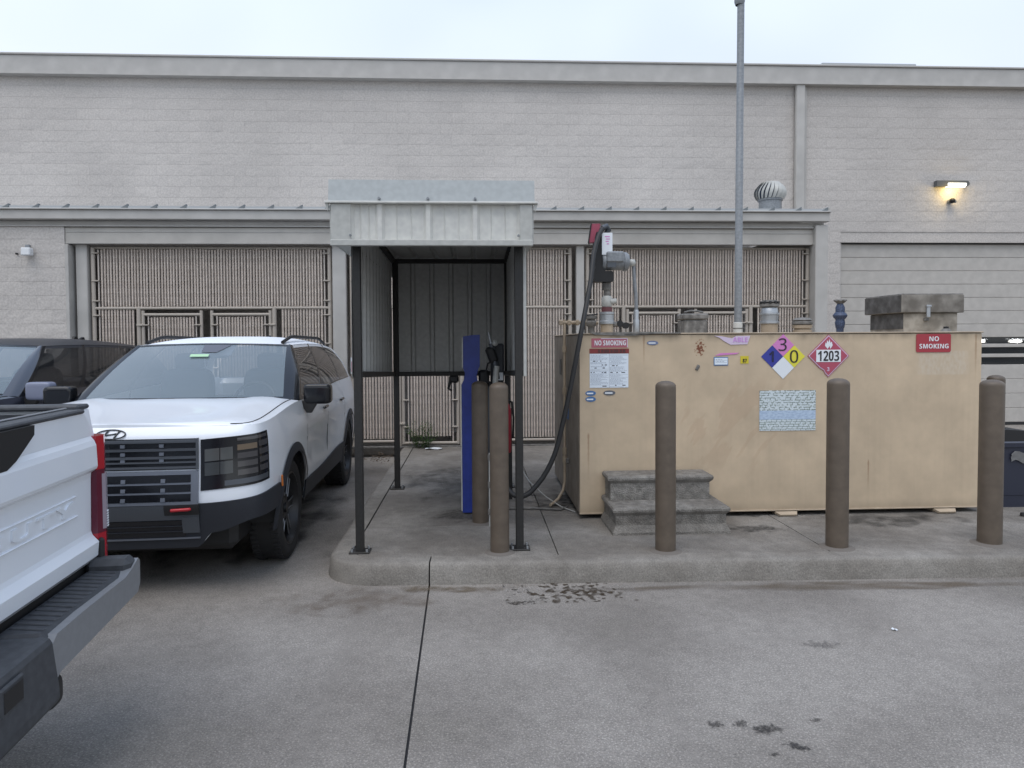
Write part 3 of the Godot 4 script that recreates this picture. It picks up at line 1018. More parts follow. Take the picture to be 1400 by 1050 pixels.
func fences() -> void:
	fence_bay("slatted chain-link bay with double gates behind the parked white SUV", -5.50, -2.12, [[-4.87, -2.93, -3.98, -3.83]])
	fence_bay("slatted chain-link bay with a gate behind the metal shelter", -1.80, 1.44, [[-1.12, -0.19]])
	fence_bay("slatted chain-link bay with double gates behind the tan tank", 1.70, 5.08, [[2.25, 4.20, 3.10, 3.35]])
	# sticker on the post and padlock
	var n := thing("post_sticker", "narrow red and white notice on the fence post beside the SUV", "sticker", Vector3(-1.80, 1.37, -10.668))
	part("sheet", MB.new().box(Vector3.ZERO, Vector3(0.04, 0.24, 0.004)), M.paper, n)
	part("red_band", MB.new().box(Vector3(0.004, -0.02, 0.003), Vector3(0.028, 0.16, 0.003)), M.red, n)
	var w := thing("weed_clump", "green weed growing at the foot of the gate behind the shelter", "weed", Vector3(-0.80, 0.15, -10.60))
	var lv := MB.new()
	var st := MB.new()
	for k in 46:
		var a := rng.randf() * TAU
		var h := rng.randf_range(0.10, 0.40)
		var out := rng.randf_range(0.04, 0.26)
		var base := Vector3(rng.randf_range(-0.12, 0.12), 0, rng.randf_range(-0.05, 0.05))
		var tip := base + Vector3(cos(a) * out, h, sin(a) * out * 0.5 + 0.04)
		var mid := base.lerp(tip, 0.5) + Vector3(0, h * 0.22, 0)
		st.tube([base, mid, tip], 0.0022, 3, false)
		for e in 6:
			var c := (base.lerp(mid, (e + 1) / 3.0) if e < 3 else mid.lerp(tip, (e - 2) / 3.0))
			var d := Vector3(rng.randf_range(-1, 1), rng.randf_range(-0.2, 0.6), rng.randf_range(-1, 1)).normalized() * rng.randf_range(0.025, 0.06)
			var sd := d.cross(Vector3.UP).normalized() * 0.012
			lv.tri(c, c + d * 0.5 + sd, c + d)
			lv.tri(c, c + d, c + d * 0.5 - sd)
	stuff(part("leaves", lv, M.leaf, w))
	stuff(part("stems", st, M.leaf, w))
	var d := thing("dead_leaves", "small heap of dry brown leaves and twigs by the shelter's rear post", "leaf litter", Vector3(-1.30, 0.152, -9.55))
	var dm := MB.new()
	for k in 150:
		var c := Vector3(rng.randfn(0, 0.13), 0.004 + absf(rng.randfn(0, 0.02)), rng.randfn(0, 0.18))
		var e := Vector3(rng.randf_range(-1, 1), rng.randf_range(-0.3, 0.4), rng.randf_range(-1, 1)).normalized() * rng.randf_range(0.02, 0.05)
		var sd := e.cross(Vector3.UP).normalized() * 0.012
		dm.tri(c, c + e * 0.5 + sd, c + e)
		dm.tri(c, c + e, c + e * 0.5 - sd)
	part("leaf_heap", stuff_mesh(dm), M.dead_leaf, d)
	d.set_meta("kind", "stuff")
	var p := MB.new()
	p.grid(4, 3, func(u: float, q: float): return Vector3((u - 0.5) * 0.24, 0.012 + 0.008 * sin(u * 7.0 + q * 4.0), -(q - 0.5) * 0.13))
	tag(part("paper_scrap", p, M.paper, self, Vector3(-0.60, 0.152, -10.45)), "flat white paper scrap on the slab below the weed", "litter").name = "paper_scrap"
	var p2 := MB.new()
	p2.grid(3, 2, func(u: float, q: float): return Vector3((u - 0.5) * 0.03, 0.008 + 0.006 * sin(u * 6.0), -(q - 0.5) * 0.022))
	tag(part("white_scrap", p2, M.paper, self, Vector3(2.445, 0.002, -4.02)), "tiny white scrap lying on the open concrete right of centre", "litter")
	tag(part("black_stone", MB.new().lathe([Vector2(0, 0), Vector2(0.026, 0.006), Vector2(0.022, 0.03), Vector2(0, 0.036)], 7), M.black, self, Vector3(4.80, 0.15, -6.0)), "small black lump on the slab beside the navy bin", "debris")

func stuff_mesh(m: MB) -> ArrayMesh:
	return m.mesh()

# ---------------------------------------------------------------- open shelter over the pump
func corrugated(w: float, h: float, t: Transform3D, pitch := 0.20, rib := 0.022, two := true) -> MB:   # a ribbed sheet in xy, ribs running up
	var m := MB.new()
	var prof := []
	var x := 0.0
	while x < w - 0.001:
		for q in [[0.0, 0.0], [0.35, 0.0], [0.37, 0.004], [0.40, 0.004], [0.42, 0.0], [0.66, 0.0], [0.74, 1.0], [0.88, 1.0], [0.96, 0.0]]:
			var px: float = x + q[0] * pitch
			if px < w:
				prof.append(Vector2(px - w / 2, (q[1] if q[1] == 0.0 or q[1] == 1.0 else q[1]) * rib))
		x += pitch
	prof.append(Vector2(w / 2, 0))
	for k in prof.size() - 1:
		var a: Vector2 = prof[k]
		var b: Vector2 = prof[k + 1]
		m.quad(t * Vector3(a.x, -h / 2, a.y), t * Vector3(b.x, -h / 2, b.y), t * Vector3(b.x, h / 2, b.y), t * Vector3(a.x, h / 2, a.y))
		if two:
			m.quad(t * Vector3(b.x, -h / 2, b.y - 0.002), t * Vector3(a.x, -h / 2, a.y - 0.002), t * Vector3(a.x, h / 2, a.y - 0.002), t * Vector3(b.x, h / 2, b.y - 0.002))
	return m

func shelter() -> void:
	var s := thing("metal_shelter", "small open shelter of galvanised sheet on four black posts", "shelter")
	var xl := -0.857
	var xr := 0.330
	var zf := -5.33
	var zb := -7.64
	for p in [[xl, zf], [xr, zf], [xl + 0.03, zb], [xr + 0.02, zb]]:
		var o := part("post", MB.new().box(Vector3(0, 1.21, 0), Vector3(0.058, 2.42, 0.058), 0.004), M.bronze, s, Vector3(p[0], 0.15, p[1]))
		part("base_plate", MB.new().box(Vector3(0, 0.006, 0), Vector3(0.15, 0.012, 0.13), 0.003), M.bronze, o)
		for b in [[-1, -1], [1, -1], [1, 1], [-1, 1]]:
			part("bolt", MB.new().cyl(Vector3(b[0] * 0.055, 0.012, b[1] * 0.045), Vector3(b[0] * 0.055, 0.03, b[1] * 0.045), 0.009, 0.009, 6), M.steel, o)
	# rails
	for y in [1.37, 2.56]:
		part("rail", MB.new().box(Vector3((xl + xr) / 2 + 0.02, y, zb), Vector3(xr - xl, 0.046, 0.046), 0.004), M.bronze, s)
		for x in [xl, xr]:   # the side rails fall towards the back like the roof
			part("rail", MB.new().box(Vector3(x + 0.012, y + 0.05, (zf + zb) / 2), Vector3(0.044, 0.046, zf - zb), 0.004, Basis(Vector3(1, 0, 0), -0.043)), M.bronze, s)
	part("rail", MB.new().box(Vector3((xl + xr) / 2, 2.54, zf), Vector3(xr - xl, 0.05, 0.05), 0.004), M.bronze, s)
	# wall sheets: back, then the two sides
	var hh := 1.16
	part("wall_sheet", corrugated(xr - xl - 0.06, hh, Transform3D(Basis.IDENTITY, Vector3((xl + xr) / 2 + 0.02, 1.39 + hh / 2, zb - 0.03))), M.galv_in, s)
	part("wall_sheet", corrugated(zf - zb + 0.05, hh + 0.04, Transform3D(Basis(Vector3(1, 0, 0), -0.043) * Basis(Vector3.UP, PI / 2), Vector3(xl - 0.035, 1.42 + hh / 2, (zf + zb) / 2)), 0.2), M.galv_in, s)
	part("wall_sheet", corrugated(zf - zb + 0.02, hh + 0.04, Transform3D(Basis(Vector3(1, 0, 0), -0.043) * Basis(Vector3.UP, -PI / 2), Vector3(xr + 0.035, 1.42 + hh / 2, (zf + zb) / 2 - 0.03)), 0.2), M.galv_in, s)
	part("corner_trim", MB.new().box(Vector3(xr + 0.045, 1.99, zf + 0.0), Vector3(0.024, 1.09, 0.05), 0.004), M.galv_trim, s)
	# ceiling and roof
	part("ceiling_sheet", corrugated(1.36, zf - zb + 0.3, Transform3D(Basis(Vector3(1, 0, 0), Vector3(0, 0, -1), Vector3(0, 1, 0)), Vector3(-0.28, 2.60, (zf + zb) / 2)), 0.2, 0.02), M.galv_in, s)
	# the box fascia round the roof: recessed ribbed sheet, corner and edge trims
	var fx0 := -0.995
	var fx1 := 0.418
	var z0 := -5.10
	var y0 := 2.405
	var y1 := 2.675
	var face := MB.new()
	var ribs := [-0.657, -0.318, 0.013]
	var bounds := [fx0 + 0.14] + ribs + [fx1 - 0.09]
	for k in bounds.size() - 1:
		var a: float = bounds[k] + (0.014 if k else 0.0)
		var b: float = bounds[k + 1] - (0.014 if k < 3 else 0.0)
		var w := b - a
		var pts := [Vector2(a, -0.004), Vector2(a + 0.02, -0.028)]
		for q in [0.33, 0.66]:
			pts.append_array([Vector2(a + w * q - 0.006, -0.028), Vector2(a + w * q, -0.022), Vector2(a + w * q + 0.006, -0.028)])
		pts.append_array([Vector2(b - 0.02, -0.028), Vector2(b, -0.004)])
		if k < 3:
			pts.append(Vector2(b + 0.028, -0.004))
		for i in pts.size() - 1:
			face.quad(Vector3(pts[i].x, y0, z0 + pts[i].y), Vector3(pts[i + 1].x, y0, z0 + pts[i + 1].y), Vector3(pts[i + 1].x, y1, z0 + pts[i + 1].y), Vector3(pts[i].x, y1, z0 + pts[i].y))
	part("fascia_sheet", face, M.galv, s)
	part("corner_trim", MB.new().box(Vector3(fx0 + 0.07, (y0 + y1) / 2, z0 - 0.008), Vector3(0.14, y1 - y0, 0.03), 0.003), M.galv_trim, s)
	part("corner_trim", MB.new().box(Vector3(fx1 - 0.045, (y0 + y1) / 2, z0 - 0.008), Vector3(0.09, y1 - y0, 0.03), 0.003), M.galv_trim, s)
	part("edge_trim", MB.new().box(Vector3((fx0 + fx1) / 2, y0 - 0.002, z0 - 0.005), Vector3(fx1 - fx0 + 0.006, 0.042, 0.044), 0.004), M.galv_trim, s)
	for x in [fx0 - 0.004, fx1 + 0.004]:
		part("side_fascia", MB.new().box(Vector3(x, (y0 + y1) / 2, (z0 - 7.86) / 2), Vector3(0.012, y1 - y0 - 0.01, z0 + 7.86 - 0.03)), M.galv_trim, s)
	part("back_fascia", MB.new().box(Vector3((fx0 + fx1) / 2, (y0 + y1) / 2, -7.86), Vector3(fx1 - fx0, y1 - y0 - 0.01, 0.012)), M.galv_trim, s)
	# roof: drip edge, sloped front sheet, top
	part("drip_edge", MB.new().box(Vector3((fx0 + fx1) / 2, y1 + 0.008, z0 + 0.0), Vector3(fx1 - fx0 + 0.075, 0.014, 0.06), 0.003), M.galv, s)
	for x in [fx0 - 0.026, fx1 + 0.026]:
		part("drip_corner", MB.new().prism([Vector2(-0.014, 0), Vector2(0.014, 0), Vector2(-0.008 if x > 0 else 0.008, -0.06)], 0.02, Transform3D(Basis.IDENTITY, Vector3(x, y1 + 0.002, z0 - 0.01))), M.galv_trim, s)
	var rise := 0.17
	part("roof_sheet", MB.new().prism([Vector2(-z0 - 0.012, y1 + 0.015), Vector2(-z0 + 0.012, y1 + rise), Vector2(7.9, y1 + rise + 0.02), Vector2(7.9, y1 + 0.015)], fx1 - fx0 + 0.03, Transform3D(Basis(Vector3(0, 0, -1), Vector3(0, 1, 0), Vector3(1, 0, 0)), Vector3(fx0 - 0.015, 0, 0))), M.roof_blue, s)
	for x in ribs:
		part("screw", MB.new().cyl(Vector3(x, y1 + 0.035, z0 + 0.0), Vector3(x, y1 + 0.035, z0 + 0.03), 0.011, 0.009, 8), M.pole, s)
	for x in [fx0 + 0.135, fx1 - 0.10]:
		part("screw", MB.new().cyl(Vector3(x, y0 + 0.05, z0 + 0.0), Vector3(x, y0 + 0.05, z0 + 0.016), 0.009, 0.008, 8), M.pole, s)
	# soffit lips of the overhang at the sides
	for q in [[fx0, xl - 0.03], [xr + 0.06, fx1]]:
		part("soffit", MB.new().box(Vector3((q[0] + q[1]) / 2, y0 + 0.012, (z0 - 7.8) / 2), Vector3(q[1] - q[0], 0.01, 2.65)), M.galv_trim, s)

# ---------------------------------------------------------------- tank
func doc(w: int, h: int, sd: int, cols: int, crackle := false) -> StandardMaterial3D:   # a printed notice too small to read: rows of grey type
	var g := RandomNumberGenerator.new()
	g.seed = sd
	var im := Image.create(w, h, false, Image.FORMAT_RGB8)
	im.fill(Color(0.86, 0.90, 0.94))
	var cw := w / cols
	for c in cols:
		var y := 6
		while y < h - 6:
			var kind := g.randf()
			if kind < 0.12:
				im.fill_rect(Rect2i(c * cw + 4, y, cw - 8, 1), Color(0.45, 0.48, 0.52))
				y += 5
			elif kind < 0.2:
				for k in 2 + g.randi() % 3:
					var xx := c * cw + 6 + g.randi() % maxi(1, cw - 26)
					im.fill_rect(Rect2i(xx, y, 5 + g.randi() % 14, 6), Color(0.22, 0.24, 0.28))
				y += 10
			else:
				var x := c * cw + 5 + (g.randi() % 12 if g.randf() < 0.25 else 0)
				var ends := (c + 1) * cw - 5 - g.randi() % int(cw * 0.45)
				while x < ends:
					var l := 3 + g.randi() % 9
					im.fill_rect(Rect2i(x, y, mini(l, ends - x), 2), Color(0.50, 0.54, 0.60))
					x += l + 3
				y += 5
		if c:
			im.fill_rect(Rect2i(c * cw, 0, 2, h), Color(0.55, 0.58, 0.62))
	if crackle:
		im.fill(Color(0.80, 0.84, 0.86))
		var f := noise(0.05, 3, FastNoiseLite.TYPE_SIMPLEX, sd)
		for y in h:
			for x in w:
				var v := float(y) / h
				var e := f.get_noise_2d(x * 0.8, y * 1.6)
				if v < 0.50 or v > 0.72:
					var band := v < 0.5
					var sides := absf(float(x) / w - 0.42) * 1.2
					var line := (y % 11 < 2) or (x + int(y / 11) * 7) % 23 < 2
					if line and e > -0.02 - (sides * 0.4 if band else 0.35):
						im.set_pixel(x, y, Color(0.30, 0.36, 0.32) if band else Color(0.38, 0.44, 0.42))
					elif g.randf() < 0.10 + sides * 0.2 and e > 0.0:
						im.set_pixel(x, y, Color(0.50, 0.55, 0.48))
				else:
					im.set_pixel(x, y, Color(0.72, 0.79, 0.87).lerp(Color(0.62, 0.70, 0.80), clampf(e + 0.4, 0, 1)))
	var m := mat(Color.WHITE, 0.6)
	m.albedo_texture = ImageTexture.create_from_image(im)
	return m

func tank_skin() -> StandardMaterial3D:
	var w := 1024
	var h := 448
	var a := noise(0.006, 4, FastNoiseLite.TYPE_SIMPLEX, 81)
	var b := noise(0.03, 4, FastNoiseLite.TYPE_SIMPLEX, 82)
	var c := noise(0.02, 3, FastNoiseLite.TYPE_SIMPLEX, 83)
	var base := Vector3(0.80, 0.722, 0.615)
	var t := img(w, h, func(x, y):
		var u := float(x) / w
		var v := float(y) / h
		var k := 0.96 + 0.05 * a.get_noise_2d(x, y) + 0.015 * b.get_noise_2d(x, y)
		var run := b.get_noise_2d(x * 1.6, y * 0.06) * 0.5 + c.get_noise_2d(x * 0.5, y * 0.03) * 0.5   # rain streaks
		k -= 0.035 * maxf(0.0, run) * (0.4 + 0.6 * smoothstep(0.0, 0.35, v))
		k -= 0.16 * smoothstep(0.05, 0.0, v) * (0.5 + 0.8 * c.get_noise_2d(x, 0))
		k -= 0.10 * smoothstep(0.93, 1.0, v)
		var col := base * k
		for sx: float in [0.172, 0.655]:   # weld seams
			k += 0.05 * smoothstep(0.0022, 0.0, absf(u - sx)) - 0.07 * smoothstep(0.002, 0.0, absf(u - sx - 0.003))
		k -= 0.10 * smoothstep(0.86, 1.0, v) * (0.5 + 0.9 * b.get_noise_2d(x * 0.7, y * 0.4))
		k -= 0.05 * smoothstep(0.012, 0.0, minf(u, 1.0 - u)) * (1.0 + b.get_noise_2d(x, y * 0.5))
		# reddish scrapes and a rusty patch
		var scr := smoothstep(0.12, 0.35, c.get_noise_2d(x + y * 0.6, y * 0.35) - absf((u - 0.40) + (v - 0.4) * 0.18) * 4.0 + 0.25) * smoothstep(0.2, 0.35, v) * smoothstep(0.85, 0.6, v)
		col = col.lerp(Vector3(0.68, 0.56, 0.46), 0.20 * scr)
		var du := (u - 0.292) / 0.011
		var dv := (v - 0.075) / 0.040
		var ru := smoothstep(0.9, 0.3, sqrt(du * du + dv * dv) + 1.1 * b.get_noise_2d(x * 3.5, y * 3.5))
		col = col.lerp(Vector3(0.40, 0.19, 0.10), 0.85 * ru)
		for q: Vector3 in [Vector3(0.155, 0.0, 0.20), Vector3(0.50, 0.0, 0.16), Vector3(0.985, 0.0, 0.30), Vector3(0.02, 0.55, 0.3), Vector3(0.715, 0.72, 0.2)]:   # rust runs from fittings and chips
			var wd := 0.0035 + 0.002 * c.get_noise_2d(y * 2.0, q.x * 900.0)
			var run2 := smoothstep(wd, 0.0, absf(u - q.x)) * smoothstep(q.y - 0.01, q.y + 0.01, v) * smoothstep(q.y + q.z, q.y, v)
			col = col.lerp(Vector3(0.47, 0.33, 0.23), 0.45 * run2)
		var old := smoothstep(0.02, 0.0, absf(u - 0.902) - 0.052) * smoothstep(0.015, 0.0, absf(v - 0.165) - 0.06)   # glue left by an old label
		col = col.lerp(Vector3(0.80, 0.76, 0.70), old * (0.35 + 0.35 * b.get_noise_2d(x * 3.0, y * 1.5)))
		return Color(col.x, col.y, col.z))
	var m := mat(lin(0.97, 0.97, 0.97), 0.55)
	m.albedo_texture = t
	return m

func tank() -> void:
	var x0 := 0.908
	var x1 := 4.548
	var zf := -6.20
	var zb := -8.12
	var y0 := 0.19
	var y1 := 1.765
	var s := thing("fuel_tank", "big tan rectangular steel fuel tank covered with hazard stickers", "fuel tank", Vector3(0, 0, 0))
	var c := Vector3((x0 + x1) / 2, (y0 + y1) / 2, (zf + zb) / 2)
	var body := MB.new().box(c, Vector3(x1 - x0, y1 - y0, zf - zb), 0.010)
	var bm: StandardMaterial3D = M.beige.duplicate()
	bm.albedo_color = lin(0.30, 0.255, 0.205)  # sides darkened: shade beside the shelter put into the colour, plus grime
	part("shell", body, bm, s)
	var front := MB.new()
	front.quad(Vector3(x0 + 0.008, y0 + 0.006, zf + 0.003), Vector3(x1 - 0.008, y0 + 0.006, zf + 0.003), Vector3(x1 - 0.008, y1 - 0.008, zf + 0.003), Vector3(x0 + 0.008, y1 - 0.008, zf + 0.003))
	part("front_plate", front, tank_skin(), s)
	part("top_flange", MB.new().box(Vector3(c.x, y1 + 0.004, c.z + 0.006), Vector3(x1 - x0 + 0.012, 0.012, zf - zb + 0.016), 0.004), M.beige, s)
	part("bottom_lip", MB.new().box(Vector3(c.x, y0 + 0.006, zf + 0.008), Vector3(x1 - x0, 0.012, 0.018), 0.003), M.beige, s)
	for x in [1.55, 2.745, 4.195]:
		var f := MB.new()
		f.prism([Vector2(-0.10, 0.04), Vector2(0.10, 0.04), Vector2(0.085, 0.0), Vector2(-0.065, 0.0)], 0.02, Transform3D(Basis(Vector3(1, 0, 0), -1.0), Vector3(x, 0.153, zf + 0.06)))
		f.box(Vector3(x, 0.172, (zf + zb) / 2 - 0.0), Vector3(0.15, 0.036, zf - zb - 0.02))
		part("skid_foot", f, M.white if false else M.beige, s)
	# bent rusty drip sheet on the top edge
	part("drip_sheet", MB.new().prism([Vector2(1.00, 1.782), Vector2(1.66, 1.785), Vector2(1.60, 1.768), Vector2(1.35, 1.750), Vector2(1.05, 1.762)], 0.012, Transform3D(Basis.IDENTITY, Vector3(0, 0, zf + 0.008))), M.weathered, s)
	part("edge_dent", MB.new().box(Vector3(1.55, 1.772, zf + 0.012), Vector3(0.5, 0.008, 0.04), 0.003), M.weathered, s)
	var fz := zf + 0.006
	var box := func(called: String, xa: float, ya: float, xb: float, yb: float, m: Material, dz := 0.0) -> MeshInstance3D:
		return part(called, MB.new().box(Vector3((xa + xb) / 2, (ya + yb) / 2, fz + dz), Vector3(absf(xb - xa), absf(yb - ya), 0.003)), m, s)
	# upper left: NO SMOKING strip, red heading, two-column notice
	box.call("no_smoking_sticker", 1.018, 1.650, 1.335, 1.730, M.faded_red)
	box.call("sticker_border", 1.10, 1.724, 1.335, 1.730, M.pale_pink, 0.003)
	box.call("sticker_border", 1.329, 1.652, 1.335, 1.724, M.pale_pink, 0.003)
	text("lettering", "NO SMOKING", 0.044, 0.275, M.paper, s, Vector3(1.182, 1.690, fz + 0.004))
	box.call("notice_heading", 1.000, 1.598, 1.348, 1.640, mat(lin(0.22, 0.035, 0.035), 0.6))
	for k in 9:
		box.call("worn_letter", 1.075 + k * 0.027, 1.605, 1.092 + k * 0.027 + 0.004 * (k % 3), 1.633, mat(lin(0.09, 0.03, 0.03), 0.6), 0.003)
	box.call("notice", 1.002, 1.300, 1.342, 1.596, doc(256, 224, 5, 2))
	# oval makers' stickers
	for q in [[1.010, 1.252, 0.092, 0.044, M.label_blue], [1.010, 1.200, 0.092, 0.044, M.label_blue], [1.175, 1.254, 0.105, 0.044, mat(lin(0.12, 0.13, 0.15), 0.6)], [1.556, 1.688, 0.10, 0.038, mat(lin(0.16, 0.20, 0.32), 0.6)]]:
		var e := MB.new()
		e.lathe([Vector2(0, 0), Vector2(0.5, 0), Vector2(0.5, 0.003), Vector2(0, 0.003)], 28, Transform3D(Basis(Vector3(q[2], 0, 0), Vector3(0, 0, 1), Vector3(0, -q[3], 0)), Vector3(q[0], q[1], fz - 0.001)))
		part("oval_sticker", e, q[4], s)
		part("sticker_print", MB.new().box(Vector3(q[0] - 0.006, q[1] - 0.001, fz + 0.003), Vector3(q[2] * 0.62, q[3] * 0.28, 0.002)), M.paper, s)
	# torn pink label, two small labels
	part("torn_label", MB.new().prism([Vector2(2.10, 1.748), Vector2(2.17, 1.742), Vector2(2.26, 1.725), Vector2(2.30, 1.745), Vector2(2.425, 1.746), Vector2(2.40, 1.672), Vector2(2.25, 1.668), Vector2(2.19, 1.70), Vector2(2.15, 1.730)], 0.003, Transform3D(Basis.IDENTITY, Vector3(0, 0, fz))), M.pale_pink, s)
	text("lettering", "ABLE", 0.042, 0.13, mat(lin(0.55, 0.28, 0.62), 0.6), s, Vector3(2.335, 1.712, fz + 0.0045))
	part("torn_label", MB.new().prism([Vector2(2.11, 1.572), Vector2(2.16, 1.595), Vector2(2.33, 1.598), Vector2(2.30, 1.585), Vector2(2.14, 1.574)], 0.003, Transform3D(Basis.IDENTITY, Vector3(0, 0, fz))), M.pink, s)
	box.call("small_label", 2.100, 1.486, 2.228, 1.560, M.label_blue)
	box.call("small_label_face", 2.106, 1.494, 2.222, 1.553, doc(64, 32, 9, 1), 0.003)
	box.call("yellow_label", 2.338, 1.502, 2.412, 1.568, mat(lin(0.60, 0.50, 0.03), 0.6))
	text("lettering", "87", 0.032, 0.036, M.ink, s, Vector3(2.376, 1.528, fz + 0.004))
	# four-colour hazard diamond
	var dc := Vector3(2.722, 1.5615, fz)
	var hw := 0.199
	for q in [["red", 0, 1, M.pink], ["blue", -1, 0, M.blue], ["yellow", 1, 0, M.yellow], ["white", 0, -1, M.paper]]:
		part("hazard_diamond_field", MB.new().box(dc + Vector3(q[1], q[2], 0) * hw * 0.5, Vector3(hw * 0.7071 - 0.002, hw * 0.7071 - 0.002, 0.003), 0.0, Basis(Vector3(0, 0, 1), PI / 4)), q[3], s)
	text("lettering", "3", 0.112, 0.072, M.ink, s, dc + Vector3(-0.006, hw * 0.53, 0.004), 0.002, "Droid Sans", 400)
	text("lettering", "0", 0.112, 0.074, M.ink, s, dc + Vector3(hw * 0.49, 0.0, 0.004), 0.002, "Droid Sans", 400)
	text("lettering", "1", 0.095, 0.040, mat(lin(0.012, 0.014, 0.06), 0.6), s, dc + Vector3(-hw * 0.53, 0.0, 0.004), 0.002, "Droid Sans", 700)
	# flammable placard 1203
	var pc := Vector3(3.131, 1.565, fz)
	var ph := 0.190
	var dm := func(r: float) -> Array: return [Vector2(0, r), Vector2(r, 0), Vector2(0, -r), Vector2(-0.16 * r, -r * 0.84), Vector2(-0.22 * r, -r * 0.70), Vector2(-0.42 * r, -r * 0.58), Vector2(-r, 0)]
	part("placard", MB.new().prism(dm.call(ph), 0.003, Transform3D(Basis.IDENTITY, pc)), M.faded_red, s)
	part("placard_line", MB.new().prism(dm.call(ph * 0.955), 0.002, Transform3D(Basis.IDENTITY, pc + Vector3(0, 0, 0.0031))), M.pale_pink, s)
	part("placard_face", MB.new().prism(dm.call(ph * 0.905), 0.002, Transform3D(Basis.IDENTITY, pc + Vector3(0, 0, 0.0052))), mat(lin(0.40, 0.075, 0.12), 0.6), s)
	part("number_field", MB.new().box(pc + Vector3(-0.002, 0, 0.0085), Vector3(0.222, 0.108, 0.002)), M.paper, s)
	text("lettering", "1203", 0.090, 0.192, M.ink, s, pc + Vector3(-0.002, 0, 0.0105), 0.002, "Droid Sans", 700)
	var fl := MB.new()
	fl.prism([Vector2(-0.012, 0.062), Vector2(-0.034, 0.088), Vector2(-0.030, 0.118), Vector2(-0.020, 0.108), Vector2(-0.016, 0.138), Vector2(-0.002, 0.118), Vector2(0.004, 0.150), Vector2(0.016, 0.112), Vector2(0.026, 0.126), Vector2(0.034, 0.092), Vector2(0.014, 0.062), Vector2(0.006, 0.088), Vector2(-0.006, 0.070)], 0.002, Transform3D(Basis.IDENTITY, pc + Vector3(0, 0, 0.0075)))
	part("flame_mark", fl, M.paper, s)
	text("lettering", "3", 0.034, 0.022, M.pale_pink, s, pc + Vector3(-0.004, -0.118, 0.0085))
	# cracked silver notice
	box.call("cracked_notice", 2.512, 0.905, 3.020, 1.262, doc(256, 184, 14, 1, true))
	# red sign at the right
	var rs := MB.new()
	var rr := []
	for q in [[4.235, 1.739, 0], [3.948, 1.739, 1], [3.948, 1.607, 2], [4.235, 1.607, 3]]:
		for k in 5:
			var a: float = PI / 2 * (q[2] + k / 4.0)
			rr.append(Vector2(q[0] + 0.016 * cos(a), q[1] + 0.016 * sin(a)))
	rs.prism(rr, 0.004, Transform3D(Basis.IDENTITY, Vector3(0, 0, fz)))
	part("red_sign", rs, M.red, s)
	text("lettering", "NO", 0.042, 0.088, M.white, s, Vector3(4.094, 1.711, fz + 0.0055))
	text("lettering", "SMOKING", 0.042, 0.268, M.white, s, Vector3(4.094, 1.645, fz + 0.0055))
	# left side: conduit with couplings and little plates
	var cx := x0 - 0.045
	var cz := -6.85
	part("conduit", MB.new().tube([Vector3(cx, 1.88, cz), Vector3(cx, 0.62, cz), Vector3(cx, 0.36, cz), Vector3(cx - 0.02, 0.27, cz + 0.02), Vector3(cx - 0.07, 0.20, cz + 0.06), Vector3(cx - 0.12, 0.175, cz + 0.12), Vector3(cx - 0.16, 0.172, cz + 0.2)], 0.014, 8), M.beige, s)
	for y in [1.60, 1.20, 0.62, 0.54]:
		part("coupling", MB.new().cyl(Vector3(cx, y, cz), Vector3(cx, y + 0.06, cz), 0.022), M.beige, s)
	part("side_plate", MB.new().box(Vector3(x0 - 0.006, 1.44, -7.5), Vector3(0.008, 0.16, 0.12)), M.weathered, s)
	part("side_label", MB.new().box(Vector3(x0 - 0.004, 1.02, -6.95), Vector3(0.004, 0.14, 0.18)), M.label_blue, s)
	part("small_latch", MB.new().box(Vector3(x0 - 0.02, 0.56, cz + 0.03), Vector3(0.03, 0.05, 0.05), 0.008), M.weathered, s)
	part("lifting_tab", MB.new().box(Vector3(1.955, 1.47, fz + 0.004), Vector3(0.028, 0.05, 0.010), 0.004, Basis(Vector3(0, 0, 1), -0.5)), M.weathered, s)
	# concrete steps in front
	var st := thing("concrete_steps", "two weathered cast concrete steps against the tan tank", "steps", Vector3(1.575, 0.15, -5.63))
	var mk := func(w: float, za: float, zb2: float, ya: float, yb: float) -> MB:
		var m := MB.new()
		var prof := [Vector2(0.03, 0), Vector2(0.030, 0.02), Vector2(0.012, 0.055), Vector2(0.0, 0.075), Vector2(0.0, yb - ya - 0.065), Vector2(0.014, yb - ya - 0.050), Vector2(0.026, yb - ya - 0.035), Vector2(0.028, yb - ya - 0.018), Vector2(0.020, yb - ya - 0.004), Vector2(0.004, yb - ya)]
		if ya > 0.0:
			prof = [Vector2(0.0, 0), Vector2(0.0, yb - ya - 0.065), Vector2(0.014, yb - ya - 0.050), Vector2(0.026, yb - ya - 0.035), Vector2(0.028, yb - ya - 0.018), Vector2(0.020, yb - ya - 0.004), Vector2(0.004, yb - ya)]
		var ring := [Vector2(-w / 2, zb2), Vector2(-w / 2, za), Vector2(w / 2, za), Vector2(w / 2, zb2)]
		var outd := [Vector2(-1, 0), Vector2(-1, 1), Vector2(1, 1), Vector2(1, 0)]
		for k in prof.size() - 1:
			for e in 3:
				var a: Vector2 = ring[e]
				var b: Vector2 = ring[e + 1]
				var p: Vector2 = prof[k]
				var q: Vector2 = prof[k + 1]
				m.quad(Vector3(a.x + outd[e].x * p.x, ya + p.y, a.y + outd[e].y * p.x), Vector3(b.x + outd[e + 1].x * p.x, ya + p.y, b.y + outd[e + 1].y * p.x), Vector3(b.x + outd[e + 1].x * q.x, ya + q.y, b.y + outd[e + 1].y * q.x), Vector3(a.x + outd[e].x * q.x, ya + q.y, a.y + outd[e].y * q.x))
		var tp: Vector2 = prof[-1]
